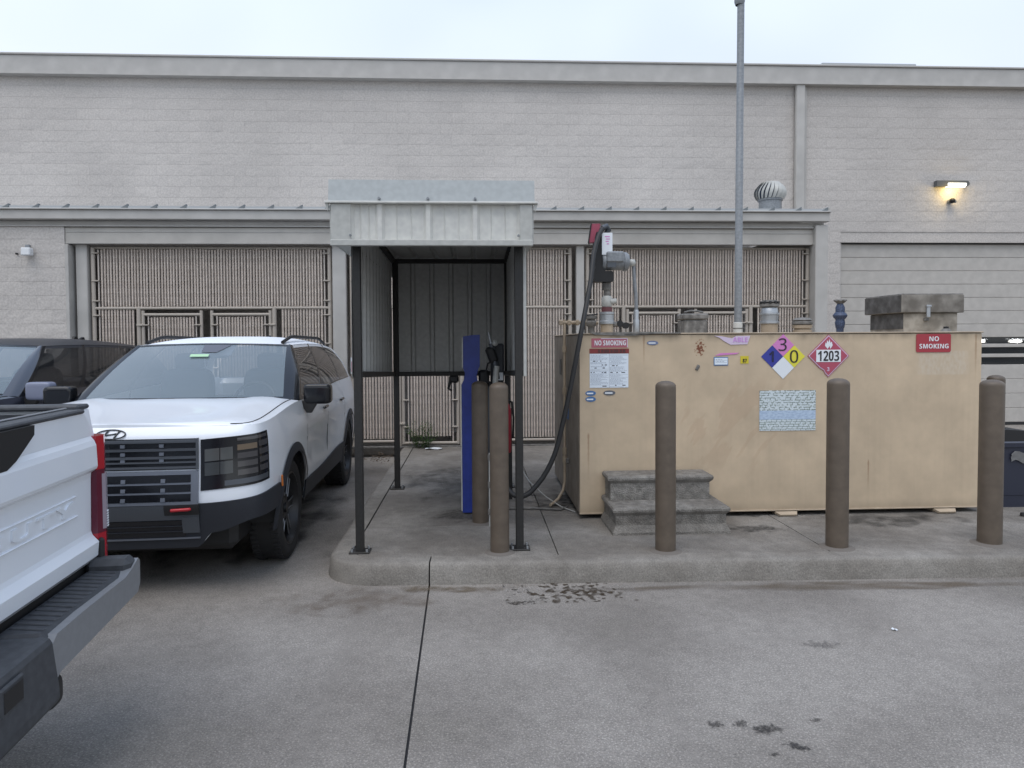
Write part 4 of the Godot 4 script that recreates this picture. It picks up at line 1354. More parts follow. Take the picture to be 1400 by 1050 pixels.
		m.quad(Vector3(-w / 2 - tp.x, yb, za + tp.x), Vector3(w / 2 + tp.x, yb, za + tp.x), Vector3(w / 2 + tp.x, yb, zb2), Vector3(-w / 2 - tp.x, yb, zb2))
		m.quad(Vector3(w / 2, ya, zb2), Vector3(-w / 2, ya, zb2), Vector3(-w / 2, yb, zb2), Vector3(w / 2, yb, zb2))
		return m
	part("lower_step", mk.call(0.90, -0.03, -0.54, 0.0, 0.218), M.cast, st)
	part("upper_step", mk.call(0.845, -0.30, -0.54, 0.219, 0.425), M.cast, st, Vector3(-0.02, 0, 0))

# ---------------------------------------------------------------- fittings on the tank
func lathe_part(called: String, prof: Array, m: Material, parent: Node, at := Vector3.ZERO, seg := 20) -> MeshInstance3D:
	return part(called, MB.new().lathe(prof, seg), m, parent, at)

func tank_top() -> void:
	var yt := 1.776
	# transfer pump on its stack of fittings
	var p := thing("transfer_pump", "fuel transfer pump with grey motor on a pipe stack atop the tank", "fuel pump", Vector3(1.232, yt, -6.62))
	lathe_part("pipe_stub", [Vector2(0.058, 0), Vector2(0.058, 0.09), Vector2(0, 0.09)], M.beige, p)
	lathe_part("coupling", [Vector2(0.06, 0.085), Vector2(0.072, 0.09), Vector2(0.072, 0.115), Vector2(0.066, 0.12), Vector2(0.066, 0.175), Vector2(0.072, 0.18), Vector2(0.072, 0.20), Vector2(0, 0.205)], M.steel, p)
	lathe_part("red_collar", [Vector2(0.05, 0.20), Vector2(0.05, 0.245), Vector2(0, 0.25)], mat(lin(0.13, 0.045, 0.05), 0.6), p)
	lathe_part("valve_body", [Vector2(0.040, 0.245), Vector2(0.05, 0.26), Vector2(0.05, 0.33), Vector2(0.036, 0.35), Vector2(0, 0.355)], M.galv_trim, p)
	part("valve_port", MB.new().cyl(Vector3(0.03, 0.295, 0.02), Vector3(0.085, 0.30, 0.02), 0.026), M.galv_trim, p)
	lathe_part("neck", [Vector2(0.030, 0.35), Vector2(0.030, 0.40), Vector2(0.042, 0.405), Vector2(0.042, 0.47), Vector2(0.034, 0.475), Vector2(0, 0.48)], M.weathered, p)
	var bd := MB.new()
	bd.prism([Vector2(-0.135, 0.49), Vector2(-0.12, 0.475), Vector2(0.04, 0.475), Vector2(0.052, 0.49), Vector2(0.052, 0.555), Vector2(0.035, 0.575), Vector2(-0.03, 0.575), Vector2(-0.05, 0.62), Vector2(-0.05, 0.88), Vector2(-0.068, 0.93), Vector2(-0.105, 0.93), Vector2(-0.118, 0.88), Vector2(-0.118, 0.60), Vector2(-0.135, 0.56)], 0.14, Transform3D(Basis.IDENTITY, Vector3(0.0, 0, -0.07)))
	part("pump_body", bd, M.black, p)
	var mt := part("motor", MB.new().lathe([Vector2(0, 0), Vector2(0.078, 0), Vector2(0.088, 0.012), Vector2(0.088, 0.03), Vector2(0.08, 0.034), Vector2(0.08, 0.20), Vector2(0.088, 0.204), Vector2(0.088, 0.226), Vector2(0.07, 0.25), Vector2(0, 0.252)], 22, Transform3D(Basis(Vector3(0, -1, 0), Vector3(1, 0, 0), Vector3(0, 0, 1)), Vector3(-0.05, 0.665, 0.01))), M.pole, p)
	part("junction_box", MB.new().box(Vector3(0.06, 0.70, 0.085), Vector3(0.16, 0.10, 0.05), 0.012), M.pole, mt)
	part("nameplate", MB.new().box(Vector3(0.03, 0.63, 0.094), Vector3(0.08, 0.05, 0.006)), M.satin_dark, mt)
	part("cable_gland", MB.new().lathe([Vector2(0, -0.035), Vector2(0.03, -0.03), Vector2(0.042, 0), Vector2(0.03, 0.03), Vector2(0, 0.035)], 12, Transform3D(Basis.IDENTITY, Vector3(0.232, 0.655, 0.0)), 80), M.galv_trim, p)
	part("conduit", MB.new().tube([Vector3(0.245, 0.66, 0), Vector3(0.252, 0.60, 0), Vector3(0.258, 0.50, 0), Vector3(0.272, 0.36, 0), Vector3(0.276, 0.25, 0), Vector3(0.276, 0.0, 0)], 0.017, 8), M.pole, p)
	lathe_part("conduit_coupling", [Vector2(0.026, 0), Vector2(0.03, 0.02), Vector2(0.03, 0.12), Vector2(0.022, 0.14), Vector2(0.026, 0.20), Vector2(0.02, 0.22)], M.steel, p, Vector3(0.276, 0.0, 0), 10)
	for q in [[0.12, 0.09], [0.175, 0.075]]:
		part("flange_bolt", MB.new().cyl(Vector3(q[0], q[1], -0.02), Vector3(q[0], q[1], 0.03), 0.030), M.black, p)
	part("side_pipe", MB.new().cyl(Vector3(0.05, 0.085, 0), Vector3(0.16, 0.085, 0), 0.024), M.weathered, p)
	part("red_guard", MB.new().prism([Vector2(-0.052, -0.085), Vector2(0.026, -0.085), Vector2(0.052, 0.085), Vector2(-0.026, 0.085)], 0.10, Transform3D(Basis(Vector3.UP, -0.2), Vector3(-0.10, 0.925, -0.06))), mat(lin(0.32, 0.06, 0.10), 0.55), p)
	part("guard_edge", MB.new().prism([Vector2(-0.062, -0.088), Vector2(-0.050, -0.088), Vector2(-0.024, 0.088), Vector2(-0.036, 0.088)], 0.108, Transform3D(Basis(Vector3.UP, -0.2), Vector3(-0.10, 0.925, -0.062))), M.black, p)
	part("hose_elbow", MB.new().tube([Vector3(-0.02, 0.90, 0.02), Vector3(0.01, 0.955, 0.04), Vector3(-0.01, 0.985, 0.05), Vector3(-0.05, 0.965, 0.06)], 0.027, 10), M.satin_dark, p)
	part("paper_tag", MB.new().box(Vector3(-0.012, 0.82, 0.088), Vector3(0.096, 0.20, 0.003)), M.paper, p)
	for k in 4:
		part("tag_print", MB.new().box(Vector3(-0.012 + 0.006 * (k % 2), 0.885 - k * 0.022, 0.091), Vector3(0.045 - 0.008 * k, 0.008, 0.002)), M.pink, p)
	# hose hanging from the pump to the shelter
	var hp := [Vector3(1.19, 2.745, -6.56), Vector3(1.135, 2.66, -6.50), Vector3(1.075, 2.48, -6.42), Vector3(1.03, 2.24, -6.30), Vector3(0.975, 2.03, -6.19), Vector3(0.917, 1.80, -6.10), Vector3(0.865, 1.56, -6.06), Vector3(0.814, 1.31, -6.05), Vector3(0.765, 1.08, -6.05), Vector3(0.705, 0.83, -6.05), Vector3(0.645, 0.67, -6.05), Vector3(0.57, 0.54, -6.05), Vector3(0.48, 0.435, -6.05), Vector3(0.42, 0.395, -6.05), Vector3(0.36, 0.385, -6.06), Vector3(0.30, 0.415, -6.10), Vector3(0.24, 0.50, -6.18), Vector3(0.20, 0.62, -6.30), Vector3(0.18, 0.80, -6.42)]
	var cv := Curve3D.new()
	for k in hp.size():
		var d: Vector3 = (hp[mini(k + 1, hp.size() - 1)] - hp[maxi(k - 1, 0)]) * 0.16
		cv.add_point(hp[k], -d, d)
	var pts := Array(cv.tessellate(4, 3.0))
	tag(part("fuel_hose", MB.new().tube(pts, 0.022, 10), M.rubber, self), "thick black hose hanging from the pump down past the tank's corner", "hose")
	# small valve and pipe run left of the pump
	var v := thing("relief_valve", "small dark valve on a thin pipe left of the transfer pump", "valve", Vector3(1.09, yt, -6.65))
	lathe_part("stem_pipe", [Vector2(0.03, 0), Vector2(0.03, 0.06), Vector2(0.02, 0.065)], M.weathered, v)
	lathe_part("valve_body", [Vector2(0.03, 0.06), Vector2(0.045, 0.075), Vector2(0.05, 0.11), Vector2(0.035, 0.13), Vector2(0.052, 0.14), Vector2(0.052, 0.165), Vector2(0, 0.17)], M.weathered, v)
	part("handle", MB.new().tube([Vector3(-0.05, 0.17, 0), Vector3(0.06, 0.18, 0.01)], 0.007, 6), M.black, v)
	part("run_pipe", MB.new().tube([Vector3(-0.25, 0.11, -0.2), Vector3(0.0, 0.11, -0.2), Vector3(0.10, 0.105, -0.2)], 0.017, 8), M.beige, v)
	for x in [-0.26, -0.18, -0.10]:
		part("tee", MB.new().box(Vector3(x, 0.11, -0.2), Vector3(0.035, 0.055, 0.055), 0.01), M.beige, v)
	part("down_pipe", MB.new().tube([Vector3(-0.225, 0.14, -0.2), Vector3(-0.225, 0.0, -0.2)], 0.014, 8), M.beige, v)
	# long galvanised vent pipe
	var pl := thing("vent_pole", "tall thin galvanised vent pipe rising from the tank past the roof", "vent pipe", Vector3(2.728, yt, -7.3))
	lathe_part("white_sleeve", [Vector2(0.046, 0), Vector2(0.046, 0.115), Vector2(0.036, 0.12)], M.galv, pl)
	lathe_part("sleeve_band", [Vector2(0.049, 0.05), Vector2(0.049, 0.06)], M.weathered, pl)
	var tube := lathe_part("pipe", [Vector2(0.0385, 0.11), Vector2(0.0375, 1.9), Vector2(0.0355, 1.905), Vector2(0.0355, 3.38), Vector2(0, 3.385)], M.pole, pl)
	tube.rotation.z = -0.004
	lathe_part("cap", [Vector2(0.042, 3.35), Vector2(0.052, 3.38), Vector2(0.052, 3.43), Vector2(0, 3.45)], M.pole, pl)
	# emergency vents
	var e1 := thing("emergency_vent", "stout grey blue vent with ribbed dark cap beside the vent pipe", "tank vent", Vector3(3.06, yt, -7.3))
	lathe_part("pipe_stub", [Vector2(0.085, 0), Vector2(0.085, 0.10), Vector2(0, 0.10)], M.beige, e1)
	lathe_part("body", [Vector2(0.095, 0.10), Vector2(0.10, 0.105), Vector2(0.10, 0.125), Vector2(0.085, 0.13), Vector2(0.09, 0.19), Vector2(0.10, 0.195), Vector2(0.10, 0.21), Vector2(0.088, 0.215), Vector2(0.082, 0.26), Vector2(0.07, 0.275)], M.steel, e1)
	var cp := lathe_part("cap", [Vector2(0.07, 0.27), Vector2(0.098, 0.28), Vector2(0.098, 0.305), Vector2(0.06, 0.315), Vector2(0.08, 0.325), Vector2(0.075, 0.345), Vector2(0, 0.35)], M.weathered, e1)
	for k in 10:
		var a := TAU * k / 10
		part("lug", MB.new().box(Vector3(0.088 * cos(a), 0.318, 0.088 * sin(a)), Vector3(0.024, 0.03, 0.024), 0.004), M.black, cp)
	var e2 := thing("mushroom_vent", "low mushroom shaped vent with a wide dark cap on the tank", "tank vent", Vector3(3.41, yt, -7.3))
	lathe_part("pipe_stub", [Vector2(0.095, 0), Vector2(0.095, 0.035), Vector2(0.08, 0.035), Vector2(0.08, 0.055), Vector2(0.098, 0.055), Vector2(0.098, 0.085), Vector2(0, 0.09)], M.beige, e2)
	lathe_part("cap", [Vector2(0.08, 0.085), Vector2(0.105, 0.095), Vector2(0.105, 0.115), Vector2(0.085, 0.13), Vector2(0.10, 0.138), Vector2(0.07, 0.160), Vector2(0, 0.168)], M.weathered, e2)
	var b := thing("weathered_box", "squat weathered grey capped box on the tank, middle of the top", "tank fitting", Vector3(2.248, yt, -7.3))
	part("body", MB.new().box(Vector3(0, 0.07, 0), Vector3(0.24, 0.14, 0.24), 0.01), M.weathered, b)
	part("lid", MB.new().box(Vector3(0, 0.175, 0), Vector3(0.262, 0.062, 0.26), 0.012), M.weathered, b)
	part("lid_ring", MB.new().tube([Vector3(-0.10, 0.22, 0.05), Vector3(-0.03, 0.236, 0.06), Vector3(0.05, 0.230, 0.05), Vector3(0.10, 0.22, 0.04)], 0.010, 6), M.weathered, b)
	# blue level gauge fitting
	var g := thing("blue_pipe_fitting", "blue painted pipe fitting with a dark rosette top", "pipe fitting", Vector3(3.812, yt, -7.3))
	lathe_part("body", [Vector2(0.036, 0), Vector2(0.036, 0.05), Vector2(0.044, 0.06), Vector2(0.05, 0.11), Vector2(0.044, 0.14), Vector2(0.05, 0.15), Vector2(0.065, 0.165), Vector2(0.072, 0.185), Vector2(0.06, 0.205), Vector2(0.045, 0.22), Vector2(0.046, 0.27), Vector2(0.036, 0.29), Vector2(0.03, 0.305), Vector2(0, 0.31)], M.pipe_blue, g)
	var ro := lathe_part("rosette", [Vector2(0.02, 0.30), Vector2(0.04, 0.315), Vector2(0.062, 0.335), Vector2(0.045, 0.35), Vector2(0, 0.345)], M.weathered, g)
	for k in 8:
		var a := TAU * k / 8
		part("petal", MB.new().box(Vector3(0.052 * cos(a), 0.338, 0.052 * sin(a)), Vector3(0.03, 0.016, 0.024), 0.005, Basis(Vector3.UP, -a) * Basis(Vector3(0, 0, 1), 0.35)), M.weathered, ro)
	# hatch box with overlapping lid and latch
	var h := thing("fill_box", "grimy metal fill box with overhanging lid and latch on the tank", "fill box", Vector3(4.482, yt, -7.13))
	var hm := tri(mat(lin(0.40, 0.36, 0.30), 0.7), 0.55)
	hm.albedo_texture = ntex(noise(0.015, 5, FastNoiseLite.TYPE_SIMPLEX, 33), Color(0.74, 0.73, 0.72), Color(1, 1, 1), 512, 0.2)
	var hs := tri(mat(lin(0.13, 0.125, 0.12), 0.75), 0.8)
	hs.albedo_texture = hm.albedo_texture
	part("body", MB.new().box(Vector3(0, 0.095, 0), Vector3(0.545, 0.19, 0.60), 0.006), hm, h)
	part("body_side", MB.new().box(Vector3(-0.2745, 0.11, 0), Vector3(0.004, 0.15, 0.58)), hs, h)
	var hl: StandardMaterial3D = hm.duplicate()
	hl.albedo_color = lin(0.27, 0.25, 0.22)
	var lid := part("lid", MB.new().box(Vector3(0, 0.281, 0), Vector3(0.632, 0.178, 0.67), 0.007), hl, h)
	part("lid_side", MB.new().box(Vector3(-0.3175, 0.281, 0), Vector3(0.004, 0.168, 0.65)), hs, lid)
	part("lid_top", MB.new().box(Vector3(0, 0.373, 0), Vector3(0.62, 0.012, 0.66), 0.004), M.weathered, lid)
	var la := part("latch", MB.new().box(Vector3(-0.055, 0.20, 0.345), Vector3(0.036, 0.11, 0.02), 0.005), M.steel, h)
	part("latch_hook", MB.new().box(Vector3(-0.055, 0.255, 0.352), Vector3(0.05, 0.022, 0.02), 0.005), M.steel, la)
	part("latch_keeper", MB.new().box(Vector3(-0.055, 0.125, 0.312), Vector3(0.046, 0.03, 0.03), 0.006), M.weathered, la)
	var k2 := thing("tank_plug", "little dark bung at the right end of the tank top", "plug", Vector3(5.0 - 0.62, yt, -6.45))
	lathe_part("base", [Vector2(0.05, 0), Vector2(0.04, 0.012), Vector2(0.028, 0.03), Vector2(0, 0.03)], M.weathered, k2)
	lathe_part("bolt_head", [Vector2(0.024, 0.03), Vector2(0.024, 0.048), Vector2(0, 0.05)], M.black, k2, Vector3.ZERO, 6)

# ---------------------------------------------------------------- bollards, dispenser, small things
func bollards() -> void:
	var o: Node3D
	var spots := [
		[1.405, -5.20, 0.075, 1.262, "brown steel bollard standing before the concrete steps"],
		[0.178, -5.25, 0.070, 1.258, "brown bollard in front of the shelter, the one with a paint-chipped cap"],
		[0.042, -6.12, 0.070, 1.222, "brown bollard half hidden, right against the blue dispenser panel"],
		[2.708, -5.20, 0.080, 1.270, "brown bollard before the tank, under the red 1203 placard"],
		[3.905, -5.21, 0.083, 1.250, "brown bollard at the tank's right end, in front of another one"],
		[5.075, -6.72, 0.078, 1.207, "brown bollard half hidden behind another, nearest the navy bin"]]
	for s in spots:
		if o == null:
			o = thing("bollard", s[4], "bollard", Vector3(s[0], 0.15, s[1]), 0.0, "brown bollards round the fuel tank")
			var prof := [Vector2(1.0, 0.0), Vector2(1.0, 1.215), Vector2(0.985, 1.228), Vector2(0.90, 1.240), Vector2(0.70, 1.252), Vector2(0.40, 1.260), Vector2(0, 1.263)]
			for k in prof.size():
				prof[k] = Vector2(prof[k].x * 0.075, prof[k].y)
			lathe_part("sleeve", prof, M.bollard, o, Vector3.ZERO, 32)
			lathe_part("footing", [Vector2(0.12, 0), Vector2(0.105, 0.006), Vector2(0.076, 0.012)], M.foot_shade, o, Vector3.ZERO, 18)  # ring darkened: the bollard's contact shadow painted into the footing
		else:
			o = dup(o, Vector3(s[0], 0.15, s[1]), s[4], rng.randf() * TAU)
		o.rotation.z = rng.randf_range(-0.007, 0.007)
		o.scale = Vector3(s[2] / 0.075, s[3] / 1.263, s[2] / 0.075)

func dispenser() -> void:
	var d := thing("fuel_dispenser", "fuel dispenser with bright blue waisted side panel under the shelter", "fuel dispenser", Vector3(0, 0.15, -6.62))
	var bl := [Vector2(-0.115, 0.015), Vector2(0.03, 0.015), Vector2(0.03, 1.20), Vector2(0.018, 1.25), Vector2(0.030, 1.30), Vector2(0.048, 1.34), Vector2(0.050, 1.62), Vector2(-0.02, 1.618), Vector2(-0.10, 1.605), Vector2(-0.103, 1.32), Vector2(-0.085, 1.275), Vector2(-0.095, 1.22), Vector2(-0.118, 1.17)]
	part("blue_panel", MB.new().prism(bl, 0.06, Transform3D(Basis.IDENTITY, Vector3(0, 0, 0.12))), M.bright_blue, d)
	part("panel_edge", MB.new().box(Vector3(-0.121, 0.60, 0.15), Vector3(0.008, 1.14, 0.07)), M.galv, d)
	part("panel_edge", MB.new().box(Vector3(-0.107, 1.46, 0.15), Vector3(0.008, 0.27, 0.07)), M.galv, d)
	part("cabinet", MB.new().box(Vector3(0.10, 0.60, -0.08), Vector3(0.38, 1.16, 0.36), 0.02), M.satin_dark, d)
	part("meter_head", MB.new().box(Vector3(0.21, 1.36, -0.05), Vector3(0.12, 0.36, 0.26), 0.015), mat(lin(0.05, 0.055, 0.065), 0.5), d)
	part("display", MB.new().box(Vector3(0.215, 1.24, 0.085), Vector3(0.09, 0.07, 0.01)), M.paper, d)
	part("keypad", MB.new().box(Vector3(0.215, 1.17, 0.085), Vector3(0.08, 0.055, 0.014), 0.004), M.black, d)
	part("nozzle_boot", MB.new().box(Vector3(0.085, 1.22, 0.08), Vector3(0.10, 0.16, 0.12), 0.02), M.black, d)
	var n := part("nozzle", MB.new().tube([Vector3(0.205, 1.22, 0.2), Vector3(0.185, 1.36, 0.2), Vector3(0.165, 1.47, 0.2), Vector3(0.150, 1.54, 0.2)], 0.023, 10), M.satin_dark, d)
	part("spout", MB.new().tube([Vector3(0.165, 1.50, 0.2), Vector3(0.145, 1.56, 0.2), Vector3(0.128, 1.64, 0.2)], 0.012, 8), M.steel, n)
	part("nozzle_body", MB.new().box(Vector3(0.155, 1.44, 0.2), Vector3(0.085, 0.15, 0.06), 0.02, Basis(Vector3(0, 0, 1), 0.35)), M.black, n)
	part("trigger_guard", MB.new().tube([Vector3(0.19, 1.40, 0.2), Vector3(0.12, 1.36, 0.2), Vector3(0.10, 1.28, 0.2), Vector3(0.12, 1.20, 0.2), Vector3(0.18, 1.18, 0.2)], 0.008, 6), M.black, n)
	part("swivel", MB.new().lathe([Vector2(0, -0.03), Vector2(0.024, -0.02), Vector2(0.03, 0), Vector2(0.024, 0.02), Vector2(0, 0.03)], 12, Transform3D(Basis.IDENTITY, Vector3(0.185, 1.545, 0.21)), 80), M.galv_trim, n)
	part("grip", MB.new().tube([Vector3(0.20, 1.34, 0.21), Vector3(0.185, 1.20, 0.21), Vector3(0.18, 1.08, 0.21)], 0.026, 10), M.galv_trim, n)
	part("standpipe", MB.new().tube([Vector3(0.125, 0.0, 0.62), Vector3(0.125, 0.62, 0.62)], 0.012, 8), M.galv_trim, d)
	for y in [0.10, 0.33, 0.56]:
		part("pipe_coupling", MB.new().cyl(Vector3(0.125, y, 0.62), Vector3(0.125, y + 0.05, 0.62), 0.02), M.weathered, d)
	var v := MB.new()
	v.box(Vector3(-0.19, 1.215, 0.0), Vector3(0.09, 0.07, 0.06), 0.015)
	part("switch_arm", v, M.black, d)
	part("switch_lever", MB.new().tube([Vector3(-0.22, 1.21, 0.0), Vector3(-0.24, 1.13, 0.02), Vector3(-0.21, 1.11, 0.03)], 0.012, 6), M.black, d)
	# extinguisher behind the right post
	var x := thing("fire_extinguisher", "red fire extinguisher half hidden behind the bollard and shelter post", "fire extinguisher", Vector3(0.275, 0.62, -6.95))
	lathe_part("cylinder", [Vector2(0, 0), Vector2(0.075, 0.01), Vector2(0.08, 0.03), Vector2(0.08, 0.42), Vector2(0.06, 0.48), Vector2(0.025, 0.51), Vector2(0.025, 0.54), Vector2(0, 0.545)], M.red, x)
	part("handle", MB.new().box(Vector3(0, 0.57, 0.03), Vector3(0.03, 0.03, 0.12), 0.006), M.black, x)
	part("hose", MB.new().tube([Vector3(0.02, 0.53, 0), Vector3(0.085, 0.50, 0.02), Vector3(0.10, 0.35, 0.02), Vector3(0.095, 0.15, 0.02)], 0.011, 6), M.black, x)
	part("bracket", MB.new().box(Vector3(0.03, 0.12, -0.09), Vector3(0.12, 0.9, 0.03), 0.004), M.bronze, x, Vector3(0, -0.14, 0))

func small_things() -> void:
	# navy bin at the right edge
	var b := thing("waste_bin", "navy plastic bin with domed dark lid, cut by the photo's edge", "bin", Vector3(5.10, 0.15, -6.55))
	var body := MB.new()
	var ring := func(h: float, wx: float, wz: float) -> Array: return [Vector3(-wx, h, wz), Vector3(wx, h, wz), Vector3(wx, h, -wz), Vector3(-wx, h, -wz)]
	var rows := [ring.call(0.0, 0.225, 0.215), ring.call(0.11, 0.23, 0.22), ring.call(0.115, 0.236, 0.226), ring.call(0.56, 0.255, 0.245), ring.call(0.565, 0.272, 0.262), ring.call(0.60, 0.274, 0.264)]
	for k in rows.size() - 1:
		for e in 4:
			body.quad(rows[k][e], rows[k][(e + 1) % 4], rows[k + 1][(e + 1) % 4], rows[k + 1][e])
	body.quad(rows[0][3], rows[0][2], rows[0][1], rows[0][0])
	part("body", body, M.navy_plastic, b)
	part("rim", MB.new().box(Vector3(0, 0.605, 0), Vector3(0.555, 0.022, 0.535), 0.008), mat(lin(0.09, 0.10, 0.13), 0.5), b)
	var lid := MB.new()
	lid.prism([Vector2(-0.27, 0.618), Vector2(0.27, 0.618), Vector2(0.26, 0.66), Vector2(0.05, 0.70), Vector2(-0.15, 0.72), Vector2(-0.262, 0.725)], 0.52, Transform3D(Basis.IDENTITY, Vector3(0, 0, -0.26)))
	part("lid", lid, M.black, b)
	var gm := MB.new()
	gm.grid(8, 5, func(u: float, q: float): return Vector3(-0.19 + 0.30 * u, 0.43 + 0.14 * q * (0.5 + u * 0.5) + 0.02 * sin(u * 11.0), 0.258 + 0.006 * sin(u * 17.0 + q * 9.0)))
	part("stuck_wrapper", gm, tri(mat(lin(0.15, 0.15, 0.15), 0.5), 4.0), b)
	# loose cable and conduit lying on the slab by the tank
	tag(part("loose_cable", MB.new().tube([Vector3(0.30, 0.164, -6.58), Vector3(0.55, 0.163, -6.57), Vector3(0.78, 0.163, -6.50), Vector3(0.86, 0.164, -6.62)], 0.010, 6), M.weathered, self), "thin grey conduit lying on the slab between dispenser and tank", "conduit")
	tag(part("ground_wire", MB.new().tube([Vector3(0.46, 0.40, -7.6), Vector3(0.55, 0.28, -7.25), Vector3(0.68, 0.20, -6.9), Vector3(0.80, 0.165, -6.6), Vector3(0.90, 0.16, -6.42)], 0.006, 6), M.galv_trim, self), "thin pale wire slanting down to the tank's foot", "wire")

# ---------------------------------------------------------------- cars
class Plan:   # half outline of a car seen from above: s runs from the middle of the nose round the corner to the middle of the tail
	var p := PackedVector2Array()
	var l := PackedFloat32Array()
	var total := 0.0
	func _init(ctrl: Array) -> void:
		var m := ctrl.size()
		for k in m - 1:
			var a: Vector2 = ctrl[maxi(k - 1, 0)]
			var b: Vector2 = ctrl[k]
			var c: Vector2 = ctrl[k + 1]
			var d: Vector2 = ctrl[mini(k + 2, m - 1)]
			for i in 12:
				p.append(b.cubic_interpolate(c, a, d, i / 12.0))
		p.append(ctrl[m - 1])
		l.append(0.0)
		for k in range(1, p.size()):
			total += p[k].distance_to(p[k - 1])
			l.append(total)
	func at(s: float) -> Vector2:
		var k := clampi(l.bsearch(s) - 1, 0, p.size() - 2)
		return p[k].lerp(p[k + 1], clampf((s - l[k]) / maxf(l[k + 1] - l[k], 1e-6), 0, 1))
	func normal(s: float) -> Vector2:   # outward
		var d := (at(minf(s + 0.03, total)) - at(maxf(s - 0.03, 0.0))).normalized()
		return Vector2(-d.y, d.x) if false else Vector2(-d.y, d.x)
	func s_at_x(x: float) -> float:   # on the nose
		for k in p.size() - 1:
			if p[k + 1].x >= x:
				return lerpf(l[k], l[k + 1], (x - p[k].x) / maxf(p[k + 1].x - p[k].x, 1e-6))
		return 0.0
	func s_at_z(z: float) -> float:   # along the side
		for k in p.size() - 1:
			if p[k + 1].y <= z and p[k + 1].x > 0.5:
				return lerpf(l[k], l[k + 1], (p[k].y - z) / maxf(p[k].y - p[k + 1].y, 1e-6))
		return total

